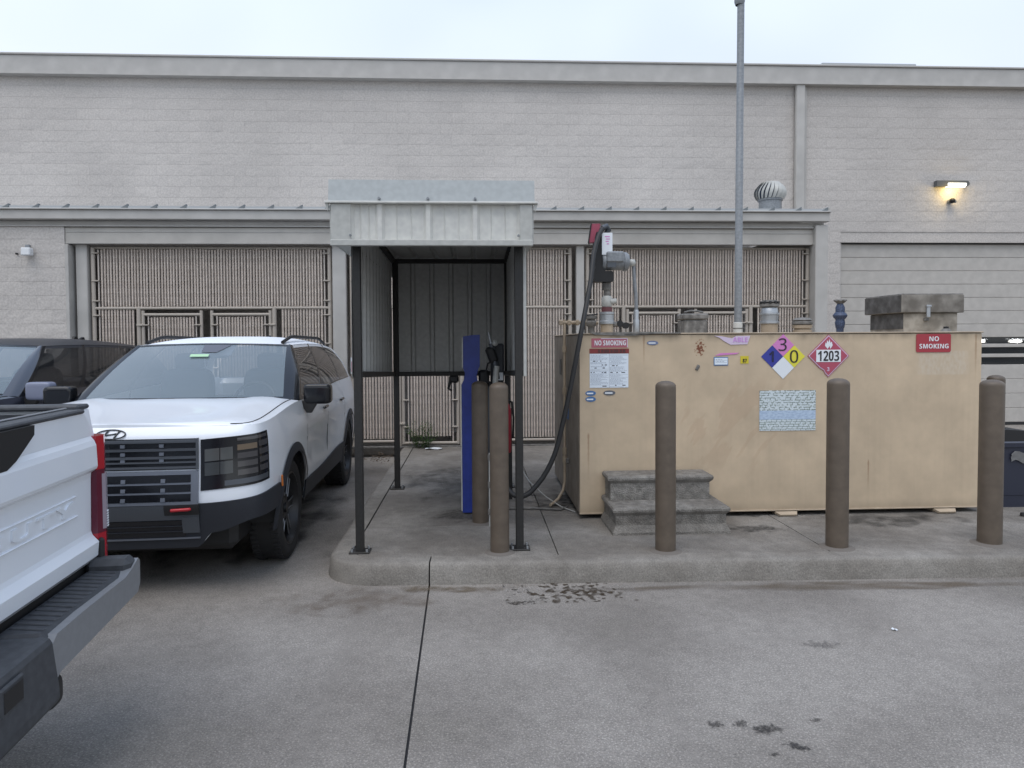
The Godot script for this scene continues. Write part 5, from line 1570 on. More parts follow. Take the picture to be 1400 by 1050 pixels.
func suv(at: Vector3, turn: float, white: bool) -> void:
	var paint: Material = M.white_paint if white else M.dark_paint
	var car := thing("parked_suv", "parked white three-row SUV with black grille and black trim" if white else "parked dark navy SUV half hidden behind the white SUV and the truck", "car", at, turn)
	var plan := Plan.new([Vector2(0, 0), Vector2(0.40, -0.012), Vector2(0.62, -0.032), Vector2(0.80, -0.065), Vector2(0.905, -0.130), Vector2(0.952, -0.27), Vector2(0.968, -0.55), Vector2(0.972, -1.0), Vector2(0.975, -1.8), Vector2(0.98, -2.8), Vector2(0.975, -3.8), Vector2(0.95, -4.5), Vector2(0.90, -4.85), Vector2(0.76, -4.99), Vector2(0.40, -5.04), Vector2(0, -5.05)])
	var wz := [-0.95, -3.91]
	var wr := 0.392
	var ra := 0.462
	var ytop := func(s: float) -> float:
		var q := plan.at(s)
		if q.x < 0.75 and q.y < -3.0:
			return 1.26
		return lerpf(1.146, 1.215, smoothstep(0.0, 1.3, -q.y)) + 0.055 * smoothstep(1.3, 3.6, -q.y)
	var ybot := func(s: float) -> float:
		var q := plan.at(s)
		var base := 0.33 + 0.10 * smoothstep(0.54, 0.64, q.x) + 0.08 * smoothstep(0.64, 0.94, q.x) if q.y > -0.6 else 0.37
		if q.x > 0.6:
			for z: float in wz:
				var d := q.y - z
				if absf(d) < ra:
					base = maxf(base, 0.39 + sqrt(ra * ra - d * d))
		return base
	var pt := func(s: float, y: float, off: float) -> Vector3:
		var b := plan.at(s)
		var nn := plan.normal(s)
		var front := clampf(nn.y, 0.0, 1.0)
		front *= front
		var ins := 0.0
		if y > 0.95:
			ins += (y - 0.95) * (y - 0.95) * 0.45 * (1.0 - front)
		if y < 0.62:
			ins += (0.62 - y) * (0.12 + 0.14 * front)
		if y > 1.05:
			ins += front * (y - 1.05) * (y - 1.05) * 5.5
		if front > 0.0:
			ins += front * 0.035 * smoothstep(0.6, 1.0, y)
		for z: float in wz:
			var d := (b.y - z) / 0.62
			ins -= 0.022 * gauss(d) * gauss((y - 0.78) / 0.28) * (1.0 - front)
		ins += 0.014 * gauss((y - 0.72) / 0.16) * smoothstep(1.4, 1.8, -b.y) * smoothstep(3.5, 3.0, -b.y)
		ins -= 0.010 * gauss((y - 1.02) / 0.07) * smoothstep(0.6, 1.2, -b.y)
		var q := b + nn * (off - ins)
		return Vector3(q.x, y, q.y)
	var mir := func(m: MB, nu: int, nv: int, fn: Callable) -> void:   # the same surface on both sides
		m.grid(nu, nv, fn)
		m.grid(nu, nv, func(u: float, v: float):
			var q: Vector3 = fn.call(u, v)
			return Vector3(-q.x, q.y, q.z), true)
	# stations along s, with more at the wheel arches
	var st := []
	var x := 0.0
	while x < plan.total:
		st.append(x)
		x += 0.045
	st.append(plan.total)
	for z: float in wz:
		for k in 33:
			st.append(plan.s_at_z(z + ra * cos(PI * k / 32.0) * 1.0005))
	st.sort()
	var ns := st.size() - 1
	var body := MB.new()
	mir.call(body, ns, 16, func(u: float, v: float):
		var s: float = st[int(round(u * ns))]
		return pt.call(s, lerpf(ybot.call(s), ytop.call(s), v), 0.0))
	part("body_shell", body, paint, car)
	# a patch on the body: s from a to b, y between two callables, proud of the skin by off
	var patch := func(called: String, a: float, b: float, lo: Callable, hi: Callable, off: float, m: Material, both := true, parent: Node = car, sd := 1.0) -> MeshInstance3D:
		var g := MB.new()
		var nu := maxi(2, int((b - a) / 0.03))
		var f := func(u: float, v: float) -> Vector3:
			var s := lerpf(a, b, u)
			return pt.call(s, lerpf(lo.call(s), hi.call(s), v), off)
		var rim := func(u: float, v: float) -> Vector3:   # the edge all round
			var w := u * 4.0
			var s := a
			var y := 0.0
			if w < 1.0:
				s = lerpf(a, b, w); y = lo.call(s)
			elif w < 2.0:
				s = b; y = lerpf(lo.call(b), hi.call(b), w - 1.0)
			elif w < 3.0:
				s = lerpf(b, a, w - 2.0); y = hi.call(s)
			else:
				s = a; y = lerpf(hi.call(a), lo.call(a), w - 3.0)
			return pt.call(s, y, lerpf(-0.004, off, v))
		if both:
			mir.call(g, nu, 3, f)
			mir.call(g, 4 * nu, 1, rim)
		elif sd > 0.0:
			g.grid(nu, 3, f)
			g.grid(4 * nu, 1, rim)
		else:
			g.grid(nu, 3, func(u: float, v: float):
				var q: Vector3 = f.call(u, v)
				return Vector3(-q.x, q.y, q.z), true)
			g.grid(4 * nu, 1, func(u: float, v: float):
				var q: Vector3 = rim.call(u, v)
				return Vector3(-q.x, q.y, q.z), true)
		return part(called, g, m, parent)
	var k_ := func(y: float) -> Callable: return func(_s: float) -> float: return y
	var sx := func(q: float) -> float: return plan.s_at_x(q)
	var sz := func(q: float) -> float: return plan.s_at_z(q)
	# hood
	var s_end: float = sz.call(-1.34)
	var hood := MB.new()
	var nh := 44
	var yc := func(d: float) -> float: return 1.146 + 0.028 * (1.0 - exp(-d / 0.06)) + 0.085 * smoothstep(0.0, 1.25, d)
	var hp := func(s: float, t: float) -> Vector3:
		var e: Vector3 = pt.call(s, ytop.call(s), 0.0)
		var h: float = yc.call(-e.z) - e.y
		var tt := t * e.x / 0.9
		var y := e.y + h * (1.0 - pow(t, 5.0))
		y += 0.009 * smoothstep(0.60, 0.70, tt) * smoothstep(0.93, 0.80, tt) * smoothstep(0.08, 0.3, -e.z)
		y -= 0.004 * smoothstep(0.30, 0.05, absf(tt - 0.42)) * smoothstep(0.05, 0.5, -e.z)
		return Vector3(e.x * t, y, e.z * (1.0 - 0.155 * (1.0 - t * t) * smoothstep(0.3, 1.34, -e.z)))
	mir.call(hood, 14, nh, func(u: float, v: float): return hp.call(v * s_end, 1.0 - u) if false else hp.call(s_end * v, u))
	var hd := part("hood", hood, paint, car)
	for sg in [-1.0, 1.0]:
		var line := []
		for k in 26:
			var s := lerpf(sx.call(0.82), s_end, k / 25.0)
			var q: Vector3 = hp.call(s, 0.935)
			line.append(Vector3(q.x * sg, q.y, q.z))
		part("hood_gap", MB.new().tube(line, 0.0045, 5, false), M.black, hd)
	# cowl, deck and cabin floor
	part("cowl", MB.new().box(Vector3(0, 1.195, -1.34), Vector3(1.70, 0.05, 0.42), 0.02), M.black, car)
	part("cabin_floor", MB.new().box(Vector3(0, 1.02, -3.1), Vector3(1.66, 0.04, 3.2)), M.leather, car)
	part("dashboard", MB.new().box(Vector3(0, 1.13, -1.66), Vector3(1.6, 0.14, 0.42), 0.05), M.leather, car)
	part("steering_wheel", MB.new().tube(ring_path(Vector3(0.40, 1.17, -1.98), 0.185, 0.5), 0.016, 8), M.black, car)
	for q in [-0.40, 0.40]:
		var seat := part("seat", superbox(Vector3(q, 1.15, -2.55), Vector3(0.50, 0.62, 0.18), 0.4), M.leather, car)
		part("headrest", superbox(Vector3(q, 1.52, -2.60), Vector3(0.27, 0.18, 0.11), 0.5), M.leather, seat)
	# greenhouse
	var wb := func(u: float) -> Vector3: return Vector3(u * 0.815, 1.232 - 0.012 * u * u, -1.13 - 0.20 * u * u)
	var wt := func(u: float) -> Vector3: return Vector3(u * 0.668, 1.704 - 0.020 * u * u, -2.02 - 0.11 * u * u)
	var ws := MB.new()
	ws.grid(18, 8, func(u: float, v: float):
		var q: Vector3 = wb.call(u * 2.0 - 1.0).lerp(wt.call(u * 2.0 - 1.0), v)
		return q + Vector3(0, 0.02, 0.014) * sin(PI * v))
	var wsp := part("windshield", ws, M.ws_glass, car)
	var bd := MB.new()
	for e in [[0.0, 0.05], [0.975, 1.0]]:
		bd.grid(18, 1, func(u: float, v: float):
			var f: float = lerpf(e[0], e[1], v)
			return wb.call(u * 2.0 - 1.0).lerp(wt.call(u * 2.0 - 1.0), f) + Vector3(0, 0.02, 0.014) * sin(PI * f) + Vector3(0, 0.003, 0.003))
	part("windshield_band", bd, M.gloss_black, wsp)
	if white:
		var fr := MB.new()
		fr.grid(6, 4, func(u: float, v: float):
			var uu := lerpf(lerpf(-0.03, -0.06, v), lerpf(0.16, 0.30, v), u)
			var vv := lerpf(0.80, 0.965, v)
			return wb.call(uu).lerp(wt.call(uu), vv) + Vector3(0, 0.02, 0.014) * sin(PI * vv) + Vector3(0, 0.003, 0.003))
		part("sensor_cover", fr, mat(lin(0.10, 0.105, 0.13), 0.3), wsp)
		part("mirror_mount", MB.new().box(Vector3(0.08, 1.640, -1.955), Vector3(0.30, 0.014, 0.20), 0.004, Basis(Vector3(1, 0, 0), 0.50)), M.satin_dark, wsp)
		part("rear_view_mirror", MB.new().box(Vector3(0.02, 1.60, -2.06), Vector3(0.24, 0.07, 0.03), 0.012), M.satin, wsp)
		part("windshield_sticker", MB.new().box(wb.call(-0.0).lerp(wt.call(-0.0), 0.72) + Vector3(-0.01, 0.026, 0.020), Vector3(0.16, 0.042, 0.003), 0.0, Basis(Vector3(1, 0, 0), -1.05)), mat(lin(0.42, 0.66, 0.42), 0.6), wsp)
		part("wiper", MB.new().tube([Vector3(-0.55, 1.245, -1.20), Vector3(-0.30, 1.252, -1.15), Vector3(0.0, 1.255, -1.13)], 0.008, 6), M.black, wsp)
	var belt := func(a: float) -> Vector3:
		var z := lerpf(-1.40, -4.72, a)
		var s: float = sz.call(z)
		return pt.call(s, ytop.call(s), -0.012)
	var roofline := func(a: float) -> Vector3:
		var z := lerpf(-2.16, -4.46, a)
		return Vector3(lerpf(0.700, 0.680, a) + 0.015 * sin(PI * a), 1.688 + 0.018 * sin(PI * a) - 0.045 * a * a, z)
	var side := func(a: float, v: float) -> Vector3:
		var q: Vector3 = belt.call(a).lerp(roofline.call(a), v)
		return q + Vector3(0.030, 0.01, 0) * sin(PI * v)
	for sg in [-1.0, 1.0]:
		var strip := func(a0: float, a1: float, v0: float, v1: float, off: float) -> MB:
			var g := MB.new()
			var f := func(u: float, v: float) -> Vector3:
				var q: Vector3 = side.call(lerpf(a0, a1, u), lerpf(v0, v1, v))
				return Vector3((q.x + off) * sg, q.y + off * 0.2, q.z)
			g.grid(maxi(2, int((a1 - a0) * 24)), 6, f, sg < 0.0)
			return g
		for q in [[0.02, 0.30], [0.325, 0.655], [0.68, 0.93]]:
			part("side_window", strip.call(q[0], q[1], 0.035, 0.93, 0.0), M.side_glass, car)
		for q in [[0.30, 0.325], [0.655, 0.68], [0.0, 0.02]]:
			part("pillar", strip.call(q[0], q[1], 0.0, 1.0, 0.003), M.gloss_black, car)
		part("window_trim", strip.call(0.0, 0.93, 0.0, 0.035, 0.004), M.gloss_black, car)
		part("window_trim", strip.call(0.0, 0.93, 0.93, 1.0, 0.002), paint if white else M.roof_dark, car)
		part("rear_pillar", strip.call(0.93, 1.0, 0.0, 1.0, 0.002), paint, car)
		var ap := MB.new()
		ap.grid(3, 10, func(u: float, v: float):
			var e0: Vector3 = wb.call(1.0).lerp(wt.call(1.0), v) + Vector3(0, 0.02, 0.014) * sin(PI * v)
			var e1: Vector3 = side.call(0.0, v)
			var q := e0.lerp(e1, u) + Vector3(0.014, 0.008, 0.014) * sin(PI * u)
			return Vector3(q.x * sg, q.y, q.z), sg < 0.0)
		part("front_pillar", ap, M.gloss_black if white else paint, car)
		var rail := []
		for k in 15:
			var a := k / 14.0
			rail.append(Vector3(sg * (0.625 - 0.01 * a), 1.712 + 0.062 * minf(1.0, 6.0 * minf(a, 1.0 - a)) - 0.015 * a, lerpf(-2.15, -4.35, a)))
		if white:
			part("roof_rail", MB.new().tube(rail, 0.017, 8), M.black, car)
		# mirror
		var mi := part("door_mirror", superbox(Vector3(sg * 1.075, 1.262, -1.50), Vector3(0.235, 0.175, 0.14), 0.32), M.gloss_black if white else mat(lin(0.20, 0.22, 0.30), 0.25), car)
		part("mirror_stalk", MB.new().prism([Vector2(0.0, 0.0), Vector2(0.06, -0.10), Vector2(0.10, -0.10), Vector2(0.17, 0.02)], 0.05, Transform3D(Basis.IDENTITY if sg > 0 else Basis(Vector3.UP, PI), Vector3(sg * 0.925, 1.20, -1.49 + (0.0 if sg > 0 else 0.0)))), M.black, mi)
	# roof
	var roof := MB.new()
	roof.grid(16, 48, func(u: float, v: float):
		var a := u * 2.0 - 1.0
		var e: Vector3 = roofline.call(v)
		var c: Vector3 = wt.call(0.0)
		var zc := lerpf(c.z, -4.62, v)
		var yc2 := c.y + 0.045 * (1.0 - exp(-v * 16.0)) + 0.036 * sin(PI * v) - 0.04 * v * v
		var t := absf(a)
		return Vector3(e.x * 1.01 * a, lerpf(yc2, e.y, pow(t, 3.2)), lerpf(zc, e.z, t * t)), false)
	part("roof", roof, M.white_roof if white else M.roof_dark, car)
	var tail := MB.new()
	tail.grid(10, 4, func(u: float, v: float):
		var a := u * 2.0 - 1.0
		var lo := Vector3(0.86 * a, 1.25, -4.98 + 0.10 * a * a)
		var hi := Vector3(0.66 * a, 1.69 - 0.05 * a * a, -4.62 + 0.16 * a * a)
		return lo.lerp(hi, v), true)
	part("rear_window", tail, M.side_glass, car)
	part("tailgate_rest", MB.new().box(Vector3(0, 1.10, -4.80), Vector3(1.6, 0.30, 0.24), 0.06), paint, car)
	part("antenna_fin", MB.new().prism([Vector2(-0.09, 0), Vector2(0.09, 0), Vector2(0.07, 0.05), Vector2(0.05, 0.055)], 0.03, Transform3D(Basis(Vector3.UP, PI / 2), Vector3(-0.015, 1.745, -4.1))), M.black, car)
	# lower black cladding: nose, sills, arches
	var low_hi := func(s: float) -> float: return lerpf(0.640, 0.685, smoothstep(sx.call(0.55), sz.call(-0.45), s))
	var low_lo := func(s: float) -> float: return ybot.call(s) + 0.002
	patch.call("lower_bumper", 0.0, sz.call(-0.485), low_lo, low_hi, 0.014, M.cladding)
	for sg in [-1.0, 1.0]:
		patch.call("sill_cladding", sz.call(-1.42), sz.call(-3.43), low_lo, func(s: float) -> float: return 0.52 + 0.06 * smoothstep(2.0, 3.3, -plan.at(s).y), 0.014, M.cladding, false, car, sg)
	for z: float in wz:
		for sg in [-1.0, 1.0]:
			var g := MB.new()
			g.grid(40, 2, func(u: float, v: float):
				var th := PI * (1.0 - u) * 1.06 - 0.03 * PI
				var r := lerpf(ra - 0.012, ra + 0.062, v)
				var y := 0.39 + r * sin(th)
				var s: float = plan.s_at_z(z - r * cos(th))
				var q: Vector3 = pt.call(s, y, 0.020 if v < 0.9 else 0.008)
				return Vector3(q.x * sg, q.y, q.z), sg > 0.0)
			part("arch_cladding", g, M.cladding, car)
			var li := MB.new()
			li.grid(24, 1, func(u: float, v: float):
				var th := PI * u
				return Vector3(sg * lerpf(0.955, 0.55, v), 0.39 + (ra - 0.005) * sin(th), z + (ra - 0.005) * cos(th)))
			part("wheel_liner", li, M.black, car)
	part("underbody", MB.new().box(Vector3(0, 0.42, -2.5), Vector3(1.50, 0.30, 4.6), 0.05), M.black, car)
	# shut lines and handles
	for q in [-1.46, -2.50, -3.52]:
		patch.call("shut_line", sz.call(q), sz.call(q - 0.007), k_.call(0.52 if q < -1.5 else 0.56), ytop, 0.0015, M.black)
	for sg in [-1.0, 1.0]:
		for q in [-2.33, -3.32]:
			var c: Vector3 = pt.call(sz.call(q), 1.075, 0.018)
			part("door_handle", MB.new().box(Vector3(c.x * sg, c.y, c.z), Vector3(0.03, 0.03, 0.19), 0.012), M.gloss_black, car)
	# front: headlights, grille, emblem
	if white:
		var s0: float = sx.call(0.575)
		var s1: float = sz.call(-0.27)
		var hl := func(s: float) -> float: return 0.722 + 0.035 * (s - s0) / (s1 - s0)
		var hh := func(s: float) -> float: return 1.062 + 0.035 * (s - s0) / (s1 - s0)
		for sg in [-1.0, 1.0]:
			var h = patch.call("headlight", s0, s1, hl, hh, 0.006, M.gloss_black, false, car, sg)
			var ln := s1 - s0
			var cell := func(called: String, a: float, b: float, lo: float, hi: float, off: float, m: Material) -> void:
				patch.call(called, s0 + ln * a, s0 + ln * b, func(s: float) -> float: return lerpf(hl.call(s), hh.call(s), lo), func(s: float) -> float: return lerpf(hl.call(s), hh.call(s), hi), off, m, false, h, sg)
			cell.call("lamp_lens", 0.05, 0.235, 0.56, 0.80, 0.010, M.lamp_a)
			cell.call("lamp_lens", 0.245, 0.41, 0.56, 0.80, 0.010, M.lamp_a)
			cell.call("lamp_lens", 0.05, 0.235, 0.28, 0.53, 0.010, M.lamp_b)
			cell.call("lamp_lens", 0.245, 0.41, 0.28, 0.53, 0.010, M.lamp_b)
			for r in 4:
				cell.call("lamp_bar", 0.47, 0.74, 0.22 + r * 0.165, 0.33 + r * 0.165, 0.010, M.lamp_c if r < 3 else M.lamp_d)
				cell.call("lamp_bar", 0.78, 0.95, 0.24 + r * 0.165, 0.35 + r * 0.165, 0.010, M.lamp_c)
			cell.call("lamp_bar", 0.47, 0.95, 0.90, 0.96, 0.009, M.lamp_c)
			cell.call("lamp_sweep", 0.30, 0.95, 0.05, 0.15, 0.009, M.satin_dark)
		var xg := 0.562
		patch.call("grille_backing", 0.0, sx.call(xg), k_.call(0.868), k_.call(1.072), 0.008, M.gloss_black)
		for q in [[1.046, 0.020], [0.992, 0.016], [0.940, 0.016], [0.912, 0.010], [0.876, 0.014]]:
			patch.call("grille_bar", 0.0, sx.call(xg - 0.012), k_.call(q[0]), k_.call(q[0] + q[1]), 0.022, M.satin_dark)
		patch.call("grille_edge", sx.call(xg - 0.014), sx.call(xg), k_.call(0.866), k_.call(1.074), 0.026, M.satin_dark)
		for y in [1.016, 0.962, 0.922]:
			for q in [0.085, 0.33]:
				patch.call("grille_stud", sx.call(q - 0.014), sx.call(q + 0.014), k_.call(y), k_.call(y + 0.022), 0.020, M.satin)
		patch.call("grille_frame", 0.0, sx.call(xg), k_.call(0.640), k_.call(0.858), 0.022, M.satin)
		for q in [[0.785, 0.836], [0.724, 0.772], [0.662, 0.711]]:
			patch.call("grille_slot", 0.0, sx.call(xg - 0.045), k_.call(q[0]), k_.call(q[1]), 0.0245, M.gloss_black)
			for e in [0.095, 0.345]:
				patch.call("grille_stud", sx.call(e - 0.014), sx.call(e + 0.014), k_.call(q[0] + 0.002), k_.call(q[0] + 0.026), 0.030, M.satin)
		patch.call("skid_plate", 0.0, sx.call(xg), k_.call(0.535), k_.call(0.637), 0.022, M.satin_dark)
		patch.call("tow_recess", sx.call(0.35), sx.call(xg + 0.004), k_.call(0.568), k_.call(0.640), 0.026, M.black)
		for sg in [-1.0, 1.0]:
			var a: Vector3 = pt.call(sx.call(0.40), 0.606, 0.040)
			var b: Vector3 = pt.call(sx.call(0.51), 0.610, 0.040)
			part("tow_hook", MB.new().tube([Vector3(a.x * sg, a.y - 0.004, a.z - 0.03), Vector3(a.x * sg, a.y, a.z), Vector3(b.x * sg, b.y, b.z), Vector3(b.x * sg, b.y - 0.004, b.z - 0.03)], 0.011, 8), M.tow_red, car)
		patch.call("lower_intake", 0.0, sx.call(0.47), k_.call(0.415), k_.call(0.530), 0.018, M.gloss_black)
		for y in [0.45, 0.487]:
			patch.call("intake_bar", 0.0, sx.call(0.46), k_.call(y), k_.call(y + 0.007), 0.024, M.cladding)
		for sg in [-1.0, 1.0]:
			patch.call("bumper_bracket", sx.call(0.455), sx.call(xg), k_.call(0.440), k_.call(0.552), 0.026, M.satin_dark, false, car, sg)
		patch.call("lip_line", 0.0, sx.call(xg), k_.call(0.398), k_.call(0.408), 0.028, M.satin)
		for sg in [-1.0, 1.0]:
			var am := MB.new()
			am.box(Vector3.ZERO, Vector3(0.012, 0.085, 0.020), 0.004, Basis(Vector3(1, 0, 0), 0.16))
			var c: Vector3 = pt.call(sz.call(-0.470), 0.70, 0.026)
			part("side_marker", am, M.amber, car, Vector3(c.x * sg, 0.70, c.z))
		# round the emblem: a slanted letter in an oval ring
		var ez := func(q: Vector2) -> Vector3:
			var c: Vector3 = pt.call(sx.call(absf(q.x)), 1.105 + q.y, 0.006)
			return Vector3(q.x, c.y, c.z)
		var em := MB.new()
		var oval := []
		for k in 33:
			oval.append(ez.call(Vector2(0.092 * cos(TAU * k / 32), 0.029 * sin(TAU * k / 32))))
		em.tube(oval, 0.0045, 6, false)
		em.tube([ez.call(Vector2(-0.052, -0.023)), ez.call(Vector2(-0.022, 0.024))], 0.0055, 6)
		em.tube([ez.call(Vector2(0.022, -0.024)), ez.call(Vector2(0.052, 0.023))], 0.0055, 6)
		em.tube([ez.call(Vector2(-0.034, -0.006)), ez.call(Vector2(-0.012, -0.001)), ez.call(Vector2(0.012, 0.001)), ez.call(Vector2(0.034, 0.006))], 0.0045, 6)
		part("emblem", em, M.emblem, car)
	else:
		var s0: float = sx.call(0.50)
		for sg in [-1.0, 1.0]:
			patch.call("headlight", s0, sz.call(-0.25), k_.call(0.86), k_.call(1.0), 0.006, M.lens if false else M.satin, false, car, sg)
		patch.call("grille", 0.0, sx.call(0.47), k_.call(0.80), k_.call(1.02), 0.01, M.gloss_black)
		part("shark_fin", MB.new().prism([Vector2(-0.10, 0), Vector2(0.08, 0), Vector2(-0.03, 0.07), Vector2(-0.06, 0.07)], 0.03, Transform3D(Basis(Vector3.UP, PI / 2), Vector3(0.05, 1.735, -3.9))), M.black, car)
	# wheels
	wheels(car, [Vector3(0.838, wr, wz[0]), Vector3(0.838, wr, wz[1]), Vector3(-0.838, wr, wz[0]), Vector3(-0.838, wr, wz[1])], wr, 0.25)

func superbox(c: Vector3, s: Vector3, e: float) -> MB:   # a box with softly rounded edges
	var m := MB.new()
	var pw := func(q: float) -> float: return signf(q) * pow(absf(q), e)
	m.grid(32, 18, func(u: float, v: float):
		var a := TAU * u
		var b := PI * (v - 0.5)
		return c + Vector3(s.x * 0.5 * pw.call(cos(b)) * pw.call(sin(a)), s.y * 0.5 * pw.call(sin(b)), s.z * 0.5 * pw.call(cos(b)) * pw.call(cos(a))))
	return m

func ring_path(c: Vector3, r: float, tilt: float) -> Array:
	var out := []
	for k in 25:
		var a := TAU * k / 24
		out.append(c + Vector3(r * cos(a), r * sin(a) * cos(tilt), -r * sin(a) * sin(tilt)))
	return out

var tyre_mesh := {}
func wheels(car: Node3D, spots: Array, r: float, w: float) -> void:
	for p: Vector3 in spots:
		var wn := node("wheel", car, p)
		wn.rotation = Vector3(0, 0, -PI / 2 if p.x > 0 else PI / 2)   # the axle along y
		if p.x > 0 and p.z > -2.0:
			wn.rotate_y(0.0)
		if not tyre_mesh.has("tyre"):
			var h := w / 2
			tyre_mesh.tyre = MB.new().lathe([Vector2(0.27, -h * 0.8), Vector2(r * 0.80, -h), Vector2(r * 0.93, -h * 0.97), Vector2(r * 0.985, -h * 0.80), Vector2(r, -h * 0.55), Vector2(r, h * 0.55), Vector2(r * 0.985, h * 0.80), Vector2(r * 0.93, h * 0.97), Vector2(r * 0.80, h), Vector2(0.27, h * 0.8)], 48, Transform3D.IDENTITY, 60).mesh()
			tyre_mesh.rim = MB.new().lathe([Vector2(0, -0.03), Vector2(0.24, -0.05), Vector2(0.255, h * 0.6), Vector2(0.275, h * 0.92), Vector2(0.285, h * 0.90), Vector2(0.285, h * 0.5)], 40).mesh()
			var tr := MB.new()
			for k in 56:   # tread blocks
				var a := TAU * k / 56
				for e in [-0.62, 0.62]:
					tr.box(Vector3((r + 0.001) * cos(a + e * 0.03), e * h, (r + 0.001) * sin(a + e * 0.03)), Vector3(0.012, h * 0.42, 0.024), 0.002, Basis(Vector3.UP, -a))
			tyre_mesh.tread = tr.mesh()
			var sp := MB.new()
			sp.prism([Vector2(-0.034, 0.03), Vector2(0.034, 0.03), Vector2(0.026, 0.16), Vector2(0.036, 0.262), Vector2(-0.036, 0.262), Vector2(-0.026, 0.16)], 0.03, Transform3D(Basis(Vector3(1, 0, 0), Vector3(0, 0, 1), Vector3(0, -1, 0)), Vector3(0, h * 0.55, 0)))
			tyre_mesh.spoke = sp.mesh()
			var ed := MB.new()
			for e in [-1.0, 1.0]:
				ed.tube([Vector3(e * 0.030, h * 0.56, 0.10), Vector3(e * 0.027, h * 0.56, 0.16), Vector3(e * 0.037, h * 0.57, 0.262)], 0.0055, 5)
			tyre_mesh.edge = ed.mesh()
		part("tyre", tyre_mesh.tyre, M.tyre, wn)
		part("tread", tyre_mesh.tread, M.tyre, wn)
		part("rim", tyre_mesh.rim, M.rim, wn)
		for k in 6:
			var s := part("spoke", tyre_mesh.spoke, M.rim, wn)
			s.rotation.y = TAU * k / 6
			var e := part("spoke_edge", tyre_mesh.edge, M.rim_edge, wn)
			e.rotation.y = TAU * k / 6
		part("hub_cap", MB.new().cyl(Vector3(0, w * 0.20, 0), Vector3(0, w * 0.34, 0), 0.045, 0.038), M.rim, wn)

